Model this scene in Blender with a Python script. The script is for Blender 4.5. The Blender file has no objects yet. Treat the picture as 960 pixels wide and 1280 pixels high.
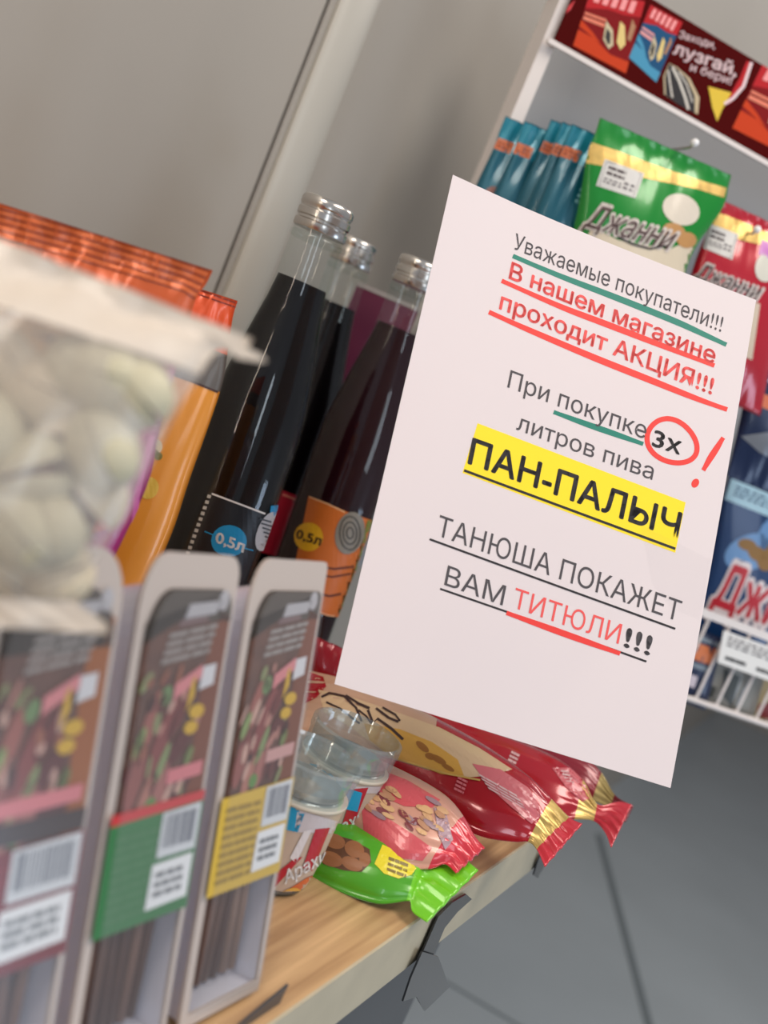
import bpy, bmesh, math, random
from mathutils import Vector as V, Matrix
from mathutils.bvhtree import BVHTree
random.seed(7)
sc = bpy.context.scene
col = sc.collection
R = math.radians
# ------------------------------------------------------------------ camera
FPX = 1372.0                       # focal length in pixels of the 960x1280 frame
PITCH, ROLL = R(7.7), R(23)
CAM = V((0, 0, 1.28))
FW = V((0, math.cos(PITCH), -math.sin(PITCH)))
U0 = V((0, math.sin(PITCH), math.cos(PITCH)))
R0 = V((1, 0, 0))
RC = R0*math.cos(ROLL) + U0*math.sin(ROLL)
UC = -R0*math.sin(ROLL) + U0*math.cos(ROLL)
cd = bpy.data.cameras.new('camera'); cam = bpy.data.objects.new('camera', cd); col.objects.link(cam)
m3 = Matrix((RC, UC, -FW)).transposed()
cam.matrix_world = Matrix.Translation(CAM) @ m3.to_4x4()
cd.sensor_fit = 'VERTICAL'; cd.sensor_height = 36; cd.lens = 36*FPX/1280
cd.clip_start = 0.02; cd.clip_end = 60
cd.dof.use_dof = True; cd.dof.focus_distance = 0.66; cd.dof.aperture_fstop = 5.8
sc.camera = cam
# ------------------------------------------------------------------ light
sc.view_settings.view_transform = 'Standard'; sc.view_settings.look = 'None'
sc.view_settings.gamma = 1; sc.view_settings.use_curve_mapping = False
sc.view_settings.exposure = 0.0
w = bpy.data.worlds.new('room_light'); sc.world = w; w.use_nodes = True
bg = w.node_tree.nodes['Background']; bg.inputs[0].default_value = (0.86, 0.9, 1.0, 1); bg.inputs[1].default_value = 0.34
def area(name, loc, target, sx, sy, power, c):
    l = bpy.data.lights.new(name, 'AREA'); l.shape = 'RECTANGLE'; l.size = sx; l.size_y = sy; l.energy = power; l.color = c
    o = bpy.data.objects.new(name, l); col.objects.link(o); o.location = loc
    o.rotation_euler = (V(target)-V(loc)).to_track_quat('-Z', 'Y').to_euler()
    return o
area('assumed_ceiling_lamp', (0.9, 0.2, 2.75), (0.9, 0.2, 0), 0.6, 1.2, 26, (1, .90, .80))  # all three overhead lamps are out of view, assumed from the soft indoor light
area('assumed_ceiling_lamp', (-0.75, -1.0, 2.75), (-0.6, -0.4, 0), 0.5, 1.3, 24, (1, .88, .76))
area('assumed_ceiling_lamp', (1.5, 2.3, 2.75), (1.5, 2.3, 0), 0.6, 1.2, 22, (1, .92, .84))
area('assumed_window_daylight', (2.3, -1.3, 1.7), (0.0, 0.9, 1.15), 1.1, 1.3, 15, (.80, .90, 1))  # unseen window behind the camera, assumed from reflections in the bottles
area('added_cool_streak_light', (1.0, -2.6, 1.5), (0, .9, 1.2), .28, 1.6, 9, (.80, .90, 1))  # no doorway is seen; cool light added for streak highlights on the bottles
area('bottle_glint_light', (1.9, .5, .74), (-.1, .76, 1.14), .4, .5, 4, (.62, .78, 1))  # unseen cool light, added for the blue reflection on the bottles
area('added_warm_streak_light', (-1.5, -1.9, 1.55), (0, .9, 1.2), .06, 1.3, 5, (1, .84, .66))  # unseen narrow warm light, added to give the bottles streaks, not a known lamp
# ------------------------------------------------------------------ helpers
def ray(x, y): return FW + RC*((x-480)/FPX) - UC*((y-640)/FPX)
def at(x, y, d): return CAM + ray(x, y)*d
def onz(x, y, z):
    v = ray(x, y); return CAM + v*((z-CAM.z)/v.z)
def onplane(x, y, p, n):
    v = ray(x, y); return CAM + v*((p-CAM).dot(n)/v.dot(n))
def lin(c):
    r = []
    for k in c[:3]:
        k /= 255; r.append(k/12.92 if k <= .04045 else ((k+.055)/1.055)**2.4)
    return (*r, 1)
MATS = {}
def mat(c, rough=.45, metal=0, alpha=1, coat=0, spec=.5, noise=0, nscale=60, trans=0):
    key = (c, rough, metal, alpha, coat, spec, noise, nscale, trans)
    if key in MATS: return MATS[key]
    m = bpy.data.materials.new('surface_%d' % len(MATS)); m.use_nodes = True
    nt = m.node_tree; b = nt.nodes['Principled BSDF']
    b.inputs['Base Color'].default_value = lin(c); b.inputs['Roughness'].default_value = rough
    b.inputs['Metallic'].default_value = metal; b.inputs['Alpha'].default_value = alpha
    b.inputs['Coat Weight'].default_value = coat; b.inputs['Coat Roughness'].default_value = .08
    b.inputs['Specular IOR Level'].default_value = spec; b.inputs['Transmission Weight'].default_value = trans
    if noise:
        tc = nt.nodes.new('ShaderNodeTexCoord'); nz = nt.nodes.new('ShaderNodeTexNoise'); nz.inputs['Scale'].default_value = nscale
        nz.inputs['Detail'].default_value = 5
        rp = nt.nodes.new('ShaderNodeMix'); rp.data_type = 'RGBA'
        d = tuple(max(0, k*(1-noise)) for k in c); e = tuple(min(255, k*(1+noise)) for k in c)
        rp.inputs[6].default_value = lin(d); rp.inputs[7].default_value = lin(e)
        nt.links.new(tc.outputs['Object'], nz.inputs['Vector']); nt.links.new(nz.outputs['Fac'], rp.inputs[0])
        nt.links.new(rp.outputs[2], b.inputs['Base Color'])
    MATS[key] = m; return m
def clear_mat(name, tint=(1, 1, 1), gloss=.12, haze=0.0, hazec=(230, 225, 220), rough=.05, fres=True):
    """clear film or glass: see-through, glossy, with an optional milky share"""
    if name in MATS: return MATS[name]
    m = bpy.data.materials.new(name); m.use_nodes = True; nt = m.node_tree; nt.nodes.clear()
    out = nt.nodes.new('ShaderNodeOutputMaterial'); tr = nt.nodes.new('ShaderNodeBsdfTransparent'); tr.inputs[0].default_value = (*tint, 1)
    gl = nt.nodes.new('ShaderNodeBsdfGlossy'); gl.inputs['Roughness'].default_value = rough
    fr = nt.nodes.new('ShaderNodeFresnel'); fr.inputs[0].default_value = 1.45
    ad = nt.nodes.new('ShaderNodeMath'); ad.operation = 'ADD'; ad.inputs[1].default_value = gloss
    ad.use_clamp = True
    ad.inputs[0].default_value = 0
    if fres: nt.links.new(fr.outputs[0], ad.inputs[0])
    df = nt.nodes.new('ShaderNodeBsdfDiffuse'); df.inputs[0].default_value = lin(hazec)
    m1 = nt.nodes.new('ShaderNodeMixShader'); m1.inputs[0].default_value = haze
    nt.links.new(tr.outputs[0], m1.inputs[1]); nt.links.new(df.outputs[0], m1.inputs[2])
    m2 = nt.nodes.new('ShaderNodeMixShader'); nt.links.new(ad.outputs[0], m2.inputs[0])
    nt.links.new(m1.outputs[0], m2.inputs[1]); nt.links.new(gl.outputs[0], m2.inputs[2])
    nt.links.new(m2.outputs[0], out.inputs[0]); MATS[name] = m; return m
WLOC = {}
def tag(o, label=None, cat=None, group=None, kind=None):
    if label: o['label'] = label
    if cat: o['category'] = cat
    if group: o['group'] = group
    if kind: o['kind'] = kind
    return o
def thing(name, label, cat, loc, group=None):
    o = bpy.data.objects.new(name, None); o.empty_display_size = .02; col.objects.link(o); o.location = loc
    WLOC[o.name] = V(loc); return tag(o, label, cat, group)
def obj(name, vs, fs, m, parent=None, midx=None, smooth=False, base=None):
    """one mesh object; vs are world points"""
    loc = WLOC[parent.name] if parent else (V(base) if base is not None else V((0, 0, 0)))
    me = bpy.data.meshes.new(name); me.from_pydata([tuple(V(v)-loc) for v in vs], [], fs)
    for k in (m if isinstance(m, (list, tuple)) else [m]): me.materials.append(k)
    if midx: me.polygons.foreach_set('material_index', midx)
    if smooth: me.polygons.foreach_set('use_smooth', [True]*len(me.polygons))
    me.update()
    o = bpy.data.objects.new(name, me); col.objects.link(o)
    if parent: o.parent = parent
    else: o.location = loc
    WLOC[o.name] = loc; return o
def struct(name, vs, fs, m): return tag(obj(name, vs, fs, m, base=vs[0]), kind='structure')
class MB:
    def __init__(s): s.v = []; s.f = []
    def add(s, vs, fs):
        k = len(s.v); s.v += [V(a) for a in vs]; s.f += [tuple(i+k for i in f) for f in fs]; return s
    def box(s, o, x, y, z):
        o, x, y, z = V(o), V(x), V(y), V(z)
        vs = [o, o+x, o+x+y, o+y, o+z, o+x+z, o+x+y+z, o+y+z]
        fs = [(0, 3, 2, 1), (4, 5, 6, 7), (0, 1, 5, 4), (1, 2, 6, 5), (2, 3, 7, 6), (3, 0, 4, 7)]
        return s.add(vs, fs)
    def tube(s, pts, r, n=8):
        pts = [V(p) for p in pts]; vs = []; fs = []
        for i, p in enumerate(pts):
            t = (pts[min(i+1, len(pts)-1)]-pts[max(i-1, 0)]).normalized()
            a = t.orthogonal().normalized() if i == 0 else (a - t*a.dot(t)).normalized()
            b = t.cross(a)
            vs += [p+(a*math.cos(k*2*math.pi/n)+b*math.sin(k*2*math.pi/n))*r for k in range(n)]
        for i in range(len(pts)-1):
            for k in range(n): fs.append((i*n+k, i*n+(k+1) % n, (i+1)*n+(k+1) % n, (i+1)*n+k))
        fs.append(tuple(reversed(range(n)))); fs.append(tuple(range((len(pts)-1)*n, len(pts)*n)))
        return s.add(vs, fs)
    def lathe(s, c, prof, n=48):
        """prof: (r, z) from bottom to top about the vertical through c"""
        c = V(c); vs = []; fs = []
        for r, z in prof:
            vs += [c+V((r*math.cos(k*2*math.pi/n), r*math.sin(k*2*math.pi/n), z)) for k in range(n)]
        for i in range(len(prof)-1):
            for k in range(n): fs.append((i*n+k, i*n+(k+1) % n, (i+1)*n+(k+1) % n, (i+1)*n+k))
        fs.append(tuple(reversed(range(n)))); fs.append(tuple(range((len(prof)-1)*n, len(prof)*n)))
        return s.add(vs, fs)
    def prism(s, poly, n):
        """poly: world points, extruded by vector n"""
        k = len(poly); vs = [V(p) for p in poly]+[V(p)+V(n) for p in poly]
        fs = [tuple(range(k)), tuple(reversed(range(k, 2*k)))]+[(i, i+k, (i+1) % k+k, (i+1) % k) for i in range(k)]
        return s.add(vs, fs)
    def ball(s, c, a, b, d, n=12, m=8):
        """ellipsoid about c with half-axis vectors a b d"""
        c, a, b, d = V(c), V(a), V(b), V(d); vs = [c-d]; fs = []
        for j in range(1, m):
            t = -math.pi/2+math.pi*j/m
            for k in range(n):
                u = 2*math.pi*k/n; vs.append(c+(a*math.cos(u)+b*math.sin(u))*math.cos(t)+d*math.sin(t))
        vs.append(c+d)
        for k in range(n):
            fs.append((0, 1+(k+1) % n, 1+k))
            for j in range(m-2): fs.append((1+j*n+k, 1+j*n+(k+1) % n, 1+(j+1)*n+(k+1) % n, 1+(j+1)*n+k))
            fs.append((len(vs)-1, 1+(m-2)*n+k, 1+(m-2)*n+(k+1) % n))
        return s.add(vs, fs)
    def build(s, name, m, parent=None, smooth=False, base=None): return obj(name, s.v, s.f, m, parent, None, smooth, base)
def mean(ps):
    t = V((0, 0, 0))
    for p in ps: t += V(p)
    return t/len(ps)
# ---- flat print shapes: (verts2d, faces)
def poly(*p): return ([tuple(q) for q in p], [tuple(range(len(p)))])
def join(*sh):
    v = []; f = []
    for a, b in sh:
        k = len(v); v += list(a); f += [tuple(i+k for i in q) for q in b]
    return v, f
def ell(cx, cy, rx, ry, rot=0, n=20):
    c, s = math.cos(R(rot)), math.sin(R(rot))
    return poly(*[(cx+rx*math.cos(2*math.pi*k/n)*c-ry*math.sin(2*math.pi*k/n)*s, cy+rx*math.cos(2*math.pi*k/n)*s+ry*math.sin(2*math.pi*k/n)*c) for k in range(n)])
def stroke(pts, w0, closed=False, taper=False):
    pts = [V((p[0], p[1])) for p in pts]; n = len(pts); v = []; f = []
    for i, p in enumerate(pts):
        a = pts[(i-1) % n] if closed else pts[max(i-1, 0)]; b = pts[(i+1) % n] if closed else pts[min(i+1, n-1)]
        t = (b-a).normalized(); q = V((-t.y, t.x)); h = w0/2
        if taper: h *= .55+.45*math.sin(math.pi*min(max(i/(n-1), .1), .9))
        v += [tuple(p+q*h), tuple(p-q*h)]
    for i in range(n if closed else n-1):
        j = (i+1) % n; f.append((2*i, 2*i+1, 2*j+1, 2*j))
    return v, f
def rows_of(p0, px, py, cols, lines, fill=.7):
    """dashes that stand for small unreadable print inside the parallelogram p0 + px + py"""
    out = []; p0, px, py = V(p0), V(px), V(py)
    for i in range(lines):
        x = 0
        while x < 1:
            ln = random.uniform(.5, 1.4)/cols
            a = p0+px*x+py*((i+.2)/lines); b = p0+px*min(1, x+ln*fill)+py*((i+.2)/lines); h = py*(.55/lines)
            out.append(poly(a, b, b+h, a+h)); x += ln
    return join(*out)
def bars(p0, px, py, n):
    out = []; p0, px, py = V(p0), V(px), V(py)
    for i in range(n):
        a = p0+px*((i+.15)/n); b = a+px*(random.choice((.35, .5, .75))/n); out.append(poly(a, b, b+py, a+py))
    return join(*out)
TXT = {}
def glyphs(s, bold, shear):
    if bold:
        a, f = glyphs(s, 0, shear); n = 10 if bold > .05 else 4
        sh = [(math.cos(2*math.pi*k/n)*bold, math.sin(2*math.pi*k/n)*bold) for k in range(n)]
        return join(*[([(x+dx, y+dy) for x, y in a], f) for dx, dy in sh])
    key = (s, shear)
    if key not in TXT:
        x = 0; parts = []
        for ch in s:
            v, f = glyph(ch); parts.append(([(a+x+shear*b_, b_) for a, b_ in v], f)); x += advance(ch)
        TXT[key] = join(*parts)
    return TXT[key]
def raw_text(s):
    cu = bpy.data.curves.new('writing', 'FONT'); cu.body = s; cu.size = 1; cu.resolution_u = 3
    o = bpy.data.objects.new('writing', cu); col.objects.link(o); bpy.context.view_layer.update()
    ev = o.evaluated_get(bpy.context.evaluated_depsgraph_get()); me = ev.to_mesh()
    r = ([(v.co.x, v.co.y) for v in me.vertices], [tuple(p.vertices) for p in me.polygons])
    ev.to_mesh_clear(); bpy.data.objects.remove(o); bpy.data.curves.remove(cu); return r
ADV = {}; GL = {}
def span(v): return min(q[0] for q in v), max(q[0] for q in v), min(q[1] for q in v), max(q[1] for q in v)
def advance(ch):
    if ch not in ADV:
        if '' not in ADV: a = span(raw_text('||')[0]); ADV[''] = a[1]-a[0]
        a = span(raw_text('|'+ch+'|')[0]); ADV[ch] = a[1]-a[0]-ADV['']
    return ADV[ch]
def fit(v, x0, x1, y0, y1):
    a, b_, c, d = span(v); return [(x0+(x-a)/(b_-a)*(x1-x0), y0+(y-c)/(d-c)*(y1-y0)) for x, y in v]
def glyph(ch):
    if ch == ' ': return [], []
    if ch not in GL:
        v, f = raw_text(ch)
        if ch in 'нНЮюы':       # letters drawn from overlapping strokes are pieced together here
            x0, x1, y0, y1 = span(v); t = .09; h = y1-y0
            def bar(a, b_, c, d): return poly((a, c), (b_, c), (b_, d), (a, d))
            if ch in 'нН': v, f = join(bar(x0, x0+t, y0, y1), bar(x1-t, x1, y0, y1), bar(x0+t, x1-t, y0+h*.47, y0+h*.47+.08))
            elif ch in 'Юю':
                o_ = raw_text('О' if ch == 'Ю' else 'о'); m = x0+(x1-x0)*.34
                v, f = join(bar(x0, x0+t, y0+.01, y1-.01), bar(x0+t, m+.03, y0+h*.46, y0+h*.46+.08), (fit(o_[0], m, x1, y0, y1), o_[1]))
            else:
                m = x0+(x1-x0)*.66; yb = y0+h*.58; r = (yb-y0)/2-t*.45
                D = [(x0+t*.5, yb-t*.45)]+[(m-r-t*.4+r*math.sin(a), y0+t*.45+r+r*math.cos(a)) for a in [k*math.pi/8 for k in range(9)]]+[(x0+t*.5, y0+t*.45)]
                v, f = join(bar(x0, x0+t, y0, y1), stroke(D, t*.92), bar(x1-t, x1, y0, y1))
        GL[ch] = (v, f)
    return GL[ch]
def text(s, p0, p1, up, bold=0.0, shear=0.0, ref=None):
    """writing from p0 to p1 along its baseline, capitals as tall as the vector up"""
    v, f = glyphs(s, bold, shear); a, _ = glyphs(ref or s, 0, shear)
    x0 = min(q[0] for q in a); x1 = max(q[0] for q in a); cap = .73
    p0, p1, up = V(p0), V(p1), V(up); d = p1-p0
    return [tuple(p0+d*((x-x0)/(x1-x0))+up*(y/cap)) for x, y in v], f
def subdiv(v, f, step):
    bm = bmesh.new()
    bv = [bm.verts.new((x, y, 0)) for x, y in v]
    for q in f:
        try: bm.faces.new([bv[i] for i in q])
        except ValueError: pass
    xs = [p[0] for p in v]; ys = [p[1] for p in v]
    for lo, hi, ax in ((min(xs), max(xs), 0), (min(ys), max(ys), 1)):
        k = lo+step
        while k < hi:
            co = V((k, 0, 0)) if ax == 0 else V((0, k, 0)); no = V((1, 0, 0)) if ax == 0 else V((0, 1, 0))
            bmesh.ops.bisect_plane(bm, geom=bm.verts[:]+bm.edges[:]+bm.faces[:], plane_co=co, plane_no=no, dist=1e-5); k += step
    bm.verts.ensure_lookup_table(); bm.verts.index_update()
    r = ([(q.co.x, q.co.y) for q in bm.verts], [tuple(x.index for x in q.verts) for q in bm.faces]); bm.free(); return r
class Surf:
    """a built surface that print is laid on: a point of the photograph lands where it meets the surface"""
    def __init__(s, o, p, n, a=.0003, b=.00018):
        s.a = a; s.o = b
        loc = WLOC[o.name]; me = o.data
        s.b = BVHTree.FromPolygons([v.co+loc for v in me.vertices], [tuple(q.vertices) for q in me.polygons]); s.p = V(p); s.n = V(n).normalized()
    def put(s, x, y, off):
        d = ray(x, y).normalized(); hit = s.b.ray_cast(CAM, d)
        if hit[0] is None:
            q = onplane(x, y, s.p, s.n); near = s.b.find_nearest(q)
            hit = near
        n = hit[1] if hit[1].dot(d) < 0 else -hit[1]
        return hit[0]+n*off
    def prnt(s, name, shape, m, parent, lay=0, step=0):
        v, f = shape
        if step: v, f = subdiv(v, f, step*.7)
        vs = [s.put(x, y, s.a+s.o*lay) for x, y in v]
        # turn the faces towards the viewer
        ff = []
        for q in f:
            a, b, c = vs[q[0]], vs[q[1]], vs[q[2]]
            ff.append(tuple(reversed(q)) if (b-a).cross(c-a).dot(CAM-a) < 0 else q)
        return obj(name, vs, ff, m, parent)
def crom(a, b, c, d, t):
    return b*(1)+(c-a)*(.5*t)+(a*2-b*5+c*4-d)*(.5*t*t)+(b*3-a-c*3+d)*(.5*t*t*t)
def pouch(name, p, n, rows, mats, parent, nu=26, sub=6, back=.6, wr=.0012, wf=9, power=.6, straight=False, hang=0):
    """a filled bag: rows of (edge point, opposite edge point, half thickness, material index), edge points given in the photograph and placed on the bag's mid plane"""
    n = V(n).normalized()
    P = []
    for A, B, T, mi in rows:
        a = V(A) if len(A) == 3 else onplane(A[0], A[1], p, n); b = V(B) if len(B) == 3 else onplane(B[0], B[1], p, n)
        P.append((a, b, T, mi))
    L = []
    for i in range(len(P)-1):
        q = [P[max(i-1, 0)], P[i], P[i+1], P[min(i+2, len(P)-1)]]
        for k in range(sub):
            t = k/sub
            if straight: L.append((q[1][0].lerp(q[2][0], t), q[1][1].lerp(q[2][1], t), q[1][2]*(1-t)+q[2][2]*t, q[1][3]))
            else: L.append((crom(*[z[0] for z in q], t), crom(*[z[1] for z in q], t), max(.0004, crom(*[z[2] for z in q], t)), q[1][3]))
    L.append((P[-1][0], P[-1][1], P[-1][2], P[-1][3]))
    ph = random.uniform(0, 6); vs = []; nv = len(L); tm = max(x[2] for x in L)
    for side in (1, -1):
        for j, (a, b, T, mi) in enumerate(L):
            for i in range(nu+1):
                u = i/nu; x = 2*u-1
                h = T*(1-x*x)**power
                fl = 1-min(1, T/tm)
                rip = wr*(.10+.75*fl)*(math.sin(wf*u*3.1+ph+j*.21)+.6*math.sin(wf*u*7.3+ph*2-j*.33))*(1-x*x)**.5
                vs.append(a.lerp(b, u)+n*((h if side == 1 else -h*back)+rip+(.0003*side)))
    fs = []; mi = []; W = nu+1; O = nv*W
    for j in range(nv-1):
        for i in range(nu):
            q = (j*W+i, j*W+i+1, (j+1)*W+i+1, (j+1)*W+i)
            fs.append(q); mi.append(L[j][3]); fs.append(tuple(reversed([k+O for k in q]))); mi.append(L[j][3])
    for j in range(nv-1):
        for i in (0, nu): fs.append((j*W+i, (j+1)*W+i, (j+1)*W+i+O, j*W+i+O)); mi.append(L[j][3])
    for j in (0, nv-1):
        for i in range(nu): fs.append((j*W+i, j*W+i+1, j*W+i+1+O, j*W+i+O)); mi.append(L[j][3])
    o = obj(name, vs, fs, mats, parent, mi, True)
    return o, Surf(o, p, n)
GOLD = mat((214, 178, 100), .38, .35, noise=.18, nscale=140)
SILV = mat((196, 194, 192), .28, .9)
WHITE = mat((238, 236, 234), .5); INK = mat((28, 26, 28), .6); CREAM = mat((226, 206, 172), .4)
GREYINK = mat((110, 104, 106), .6)
# ------------------------------------------------------------------ room: counter frame
E0 = V((.043, .437, 1.0)); SA = R(24.6)
SD = V((math.sin(SA), math.cos(SA), 0)); WD = V((-SD.y, SD.x, 0)); UZ = V((0, 0, 1))
def sw(s, w_, z): return V((E0.x, E0.y, 0))+SD*s+WD*w_+UZ*z
def sbox(s0, s1, w0, w1, z0, z1): return MB().box(sw(s0, w0, z0), SD*(s1-s0), WD*(w1-w0), UZ*(z1-z0))
WALLM = mat((169, 162, 152), .55, noise=.03, nscale=4)
WALLW = .5
# the vertical joint of the wall panels, at the photograph's dark line
vj = ray(345, 170); tj = (WALLW-(CAM-E0).dot(WD))/vj.dot(WD); sj = (CAM+vj*tj-E0).dot(SD)
b = sbox(-2.2, sj-.003, WALLW, WALLW+.06, 0, 2.8); struct('wall_back', b.v, b.f, WALLM)
b = sbox(sj+.003, 7, WALLW, WALLW+.06, 0, 2.8); struct('wall_far', b.v, b.f, WALLM)
b = sbox(sj-.003, sj+.003, WALLW+.012, WALLW+.06, 0, 2.8); struct('trim_2', b.v, b.f, mat((92, 86, 80), .7))
mb = MB(); pr = []
for k in range(9):
    a = math.pi*k/8; pr.append(sw(sj+.012+.03*(1-math.cos(a)), WALLW-.012*math.sin(a), 0))
mb.prism(pr, UZ*2.8); tag(mb.build('trim_1', mat((186, 182, 172), .4), None, True, pr[0]), kind='structure')
b = sbox(7, 7.06, -4, WALLW+.06, 0, 2.8); struct('wall_end', b.v, b.f, WALLM)
# floor of large grey tiles with dark joints
FLM = mat((156, 164, 169), .28, noise=.06, nscale=2.2)
b = MB().box((-3, -3, -.05), (9, 0, 0), (0, 12, 0), (0, 0, .05)); struct('floor', b.v, b.f, FLM)
def seam(nm, p, q, wd):
    a, c = onz(*p, 0), onz(*q, 0); d = (c-a).normalized(); s = V((-d.y, d.x, 0))*wd/2
    a = a-d*(.5 if wd < .02 else .05); c = c+d*.6
    vs = [a+s+UZ*.0012, a-s+UZ*.0012, c-s+UZ*.0012, c+s+UZ*.0012]
    bb = MB().prism(vs, -UZ*.002); struct(nm, bb.v, bb.f, mat((104, 112, 116), .5))
seam('trim_3', (750, 1050), (812, 1285), .026)
seam('trim_4', (565, 1232), (645, 1280), .010)
# ------------------------------------------------------------------ counter
def wood_mat():
    m = bpy.data.materials.new('counter_wood'); m.use_nodes = True; nt = m.node_tree; bs = nt.nodes['Principled BSDF']
    tc = nt.nodes.new('ShaderNodeTexCoord'); mp = nt.nodes.new('ShaderNodeMapping')
    mp.inputs['Rotation'].default_value = (0, 0, -(math.pi/2-SA)); 
    mp2 = nt.nodes.new('ShaderNodeMapping'); mp2.inputs['Scale'].default_value = (4, 90, 90)
    nz = nt.nodes.new('ShaderNodeTexNoise'); nz.inputs['Scale'].default_value = 1.6; nz.inputs['Detail'].default_value = 6; nz.inputs['Distortion'].default_value = .1
    cr = nt.nodes.new('ShaderNodeValToRGB')
    cr.color_ramp.elements[0].position = .3; cr.color_ramp.elements[0].color = lin((156, 120, 84))
    cr.color_ramp.elements[1].position = .7; cr.color_ramp.elements[1].color = lin((204, 168, 124))
    nt.links.new(tc.outputs['Object'], mp.inputs[0]); nt.links.new(mp.outputs[0], mp2.inputs[0]); nt.links.new(mp2.outputs[0], nz.inputs[0])
    nt.links.new(nz.outputs[0], cr.inputs[0]); nt.links.new(cr.outputs[0], bs.inputs['Base Color']); bs.inputs['Roughness'].default_value = .38
    return m
ct = thing('shop_counter', 'wooden shop counter with oak top and beige front edge under all the snacks', 'counter', sw(0, .2, 0))
CE = .475
sbox(-1.0, CE, .0015, .47, .962, 1.0).build('tabletop', wood_mat(), ct)
sbox(-1.0, CE, 0, .0015, .962, 1.0).build('edge_band', mat((184, 174, 150), .5, noise=.06, nscale=40), ct)
sbox(-1.0, CE-.03, .05, .075, .06, .962).build('front_panel', mat((86, 88, 90), .5), ct)
sbox(CE-.055, CE-.03, .075, .45, .06, .962).build('side_panel', mat((96, 98, 100), .5), ct)
sbox(-1.0, CE-.05, .08, .44, 0, .06).build('plinth', mat((50, 50, 52), .6), ct)
# ------------------------------------------------------------------ wire rack beyond the counter
RX = V((math.sin(R(70.3)), math.cos(R(70.3)), 0)); RN = V((RX.y, -RX.x, 0)); RP = at(690, 60, 1.0); RP0 = V((RP.x, RP.y, 0))
def rk(x, z, off=0): return RP0+RX*x+UZ*z+RN*off
def rq(px, py, off=0): return onplane(px, py, RP+RN*off, RN)
RWHITE = mat((226, 218, 214), .35)
rack = thing('display_rack', 'white wire display rack with a maroon header board and hanging snack bags', 'rack', rk(.35, 0, -.1))
for x in (-.004, 1.0):
    MB().box(rk(x-.004, 0, -.045), RX*.013, RN*.036, UZ*1.86).build('post', RWHITE, rack)
    MB().box(rk(x-.011, 1.645, -.047), RX*.022, RN*.040, UZ*.012).build('post_clip', mat((52, 56, 52), .4), rack)
MB().box(rk(-.006, 1.5935, -.004), RX*1.01, RN*.004, UZ*.0045).build('header_rail', RWHITE, rack)
hb = MB().box(rk(0, 1.597, -.006), RX*1.0, RN*.004, UZ*.076).build('header_board', mat((76, 12, 12), .85, spec=.05), rack)
HS = Surf(hb, rk(0, 1.6, -.002), RN)
MB().box(rk(.035, 1.05, -.14), RX*.965, RN*.004, UZ*.65).build('back_panel', mat((152, 154, 157), .5, noise=.02, nscale=6), rack)
MB().box(rk(-.06, 0, -.14), RX*1.12, RN*.012, UZ*.03).build('foot_bar', RWHITE, rack)
for x in (0, .98): MB().box(rk(x, 0, -.14), RX*.02, RN*.26, UZ*.03).build('foot', RWHITE, rack)
mb = MB()
mb.box(rk(.16, 1.150, -.004), RX*.84, RN*.004, UZ*.009); mb.build('price_rail', RWHITE, rack)
mb = MB().tube([rk(.16, 1.059, 0), rk(1.0, 1.059, 0)], .0032)
mb.build('basket_rim', RWHITE, rack)
MB().tube([rk(.16, 1.059, -.13), rk(1.0, 1.059, -.13)], .0028).build('basket_rim', RWHITE, rack)
MB().tube([rk(.16, 1.1545, -.003), rk(.16, 1.1545, -.134)], .0028).build('basket_rim', RWHITE, rack)
for k in range(29):
    x = .163+k*.029
    MB().tube([rk(x, 1.153, -.003), rk(x, 1.060, -.002), rk(x, 1.0585, -.13)], .0019, 6).build('basket_wire', RWHITE, rack)
# header board print
HS.prnt('print_panel', poly((697, 0), (719, 0), (713, 12), (708, 16), (699, 13)), mat((206, 44, 52), .4), rack, 0)
def seedpack(q, base, topc, lowc, stripe):
    """printed picture of a seed packet; q = its four corners: top left, top right, bottom right, bottom left"""
    a, b_, c, d = [V(k) for k in q]
    def P(u, v): return a.lerp(b_, u).lerp(d.lerp(c, u), v)
    def pl(*uv): return poly(*[P(*k) for k in uv])
    HS.prnt('printed_packet', pl((0, 0), (1, 0), (1, 1), (0, 1)), base, rack, 0)
    HS.prnt('printed_packet', pl((0, .0), (1, 0), (1, .22), (.7, .26), (.4, .25), (0, .34)), topc, rack, 1)
    HS.prnt('printed_packet', join(pl((-.0, .72), (.3, .74), (.65, .86), (1, .84), (1, 1), (0, 1)), pl((.0, .55), (.25, .66), (.45, .78), (0, .66))), lowc, rack, 1)
    HS.prnt('printed_packet', join(pl((.02, .40), (.42, .40), (.42, .44), (.02, .44)), pl((.02, .47), (.42, .47), (.42, .53), (.02, .53))), stripe, rack, 2)
    HS.prnt('printed_lettering', join(*[pl((x, .03), (x+.1, .03), (x+.08, .2), (x-.02, .2)) for x in (.12, .28, .44, .60, .76)]), mat((238, 150, 150), .5), rack, 2)
    HS.prnt('printed_seed', pl((.42, .42), (.58, .52), (.66, .72), (.60, .8), (.46, .70)), mat((200, 186, 150), .5), rack, 3)
    HS.prnt('printed_seed', pl((.47, .52), (.56, .58), (.60, .72), (.56, .74), (.48, .66)), mat((30, 26, 22), .5), rack, 4)
    HS.prnt('printed_seed', pl((.66, .36), (.76, .4), (.86, .64), (.80, .74), (.70, .66)), mat((222, 196, 120), .5), rack, 3)
    HS.prnt('printed_seed', pl((.86, .28), (.95, .36), (.93, .58), (.86, .56)), mat((170, 120, 82), .5), rack, 3)
ORG = mat((200, 66, 32), .7, spec=.15); DRD = mat((128, 20, 24), .7, spec=.15); LRD = mat((184, 38, 44), .7, spec=.15); PKS = mat((226, 132, 108), .7, spec=.15)
seedpack(((739, -14), (806, 2), (782, 92), (716, 57)), DRD, LRD, ORG, PKS)
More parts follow.
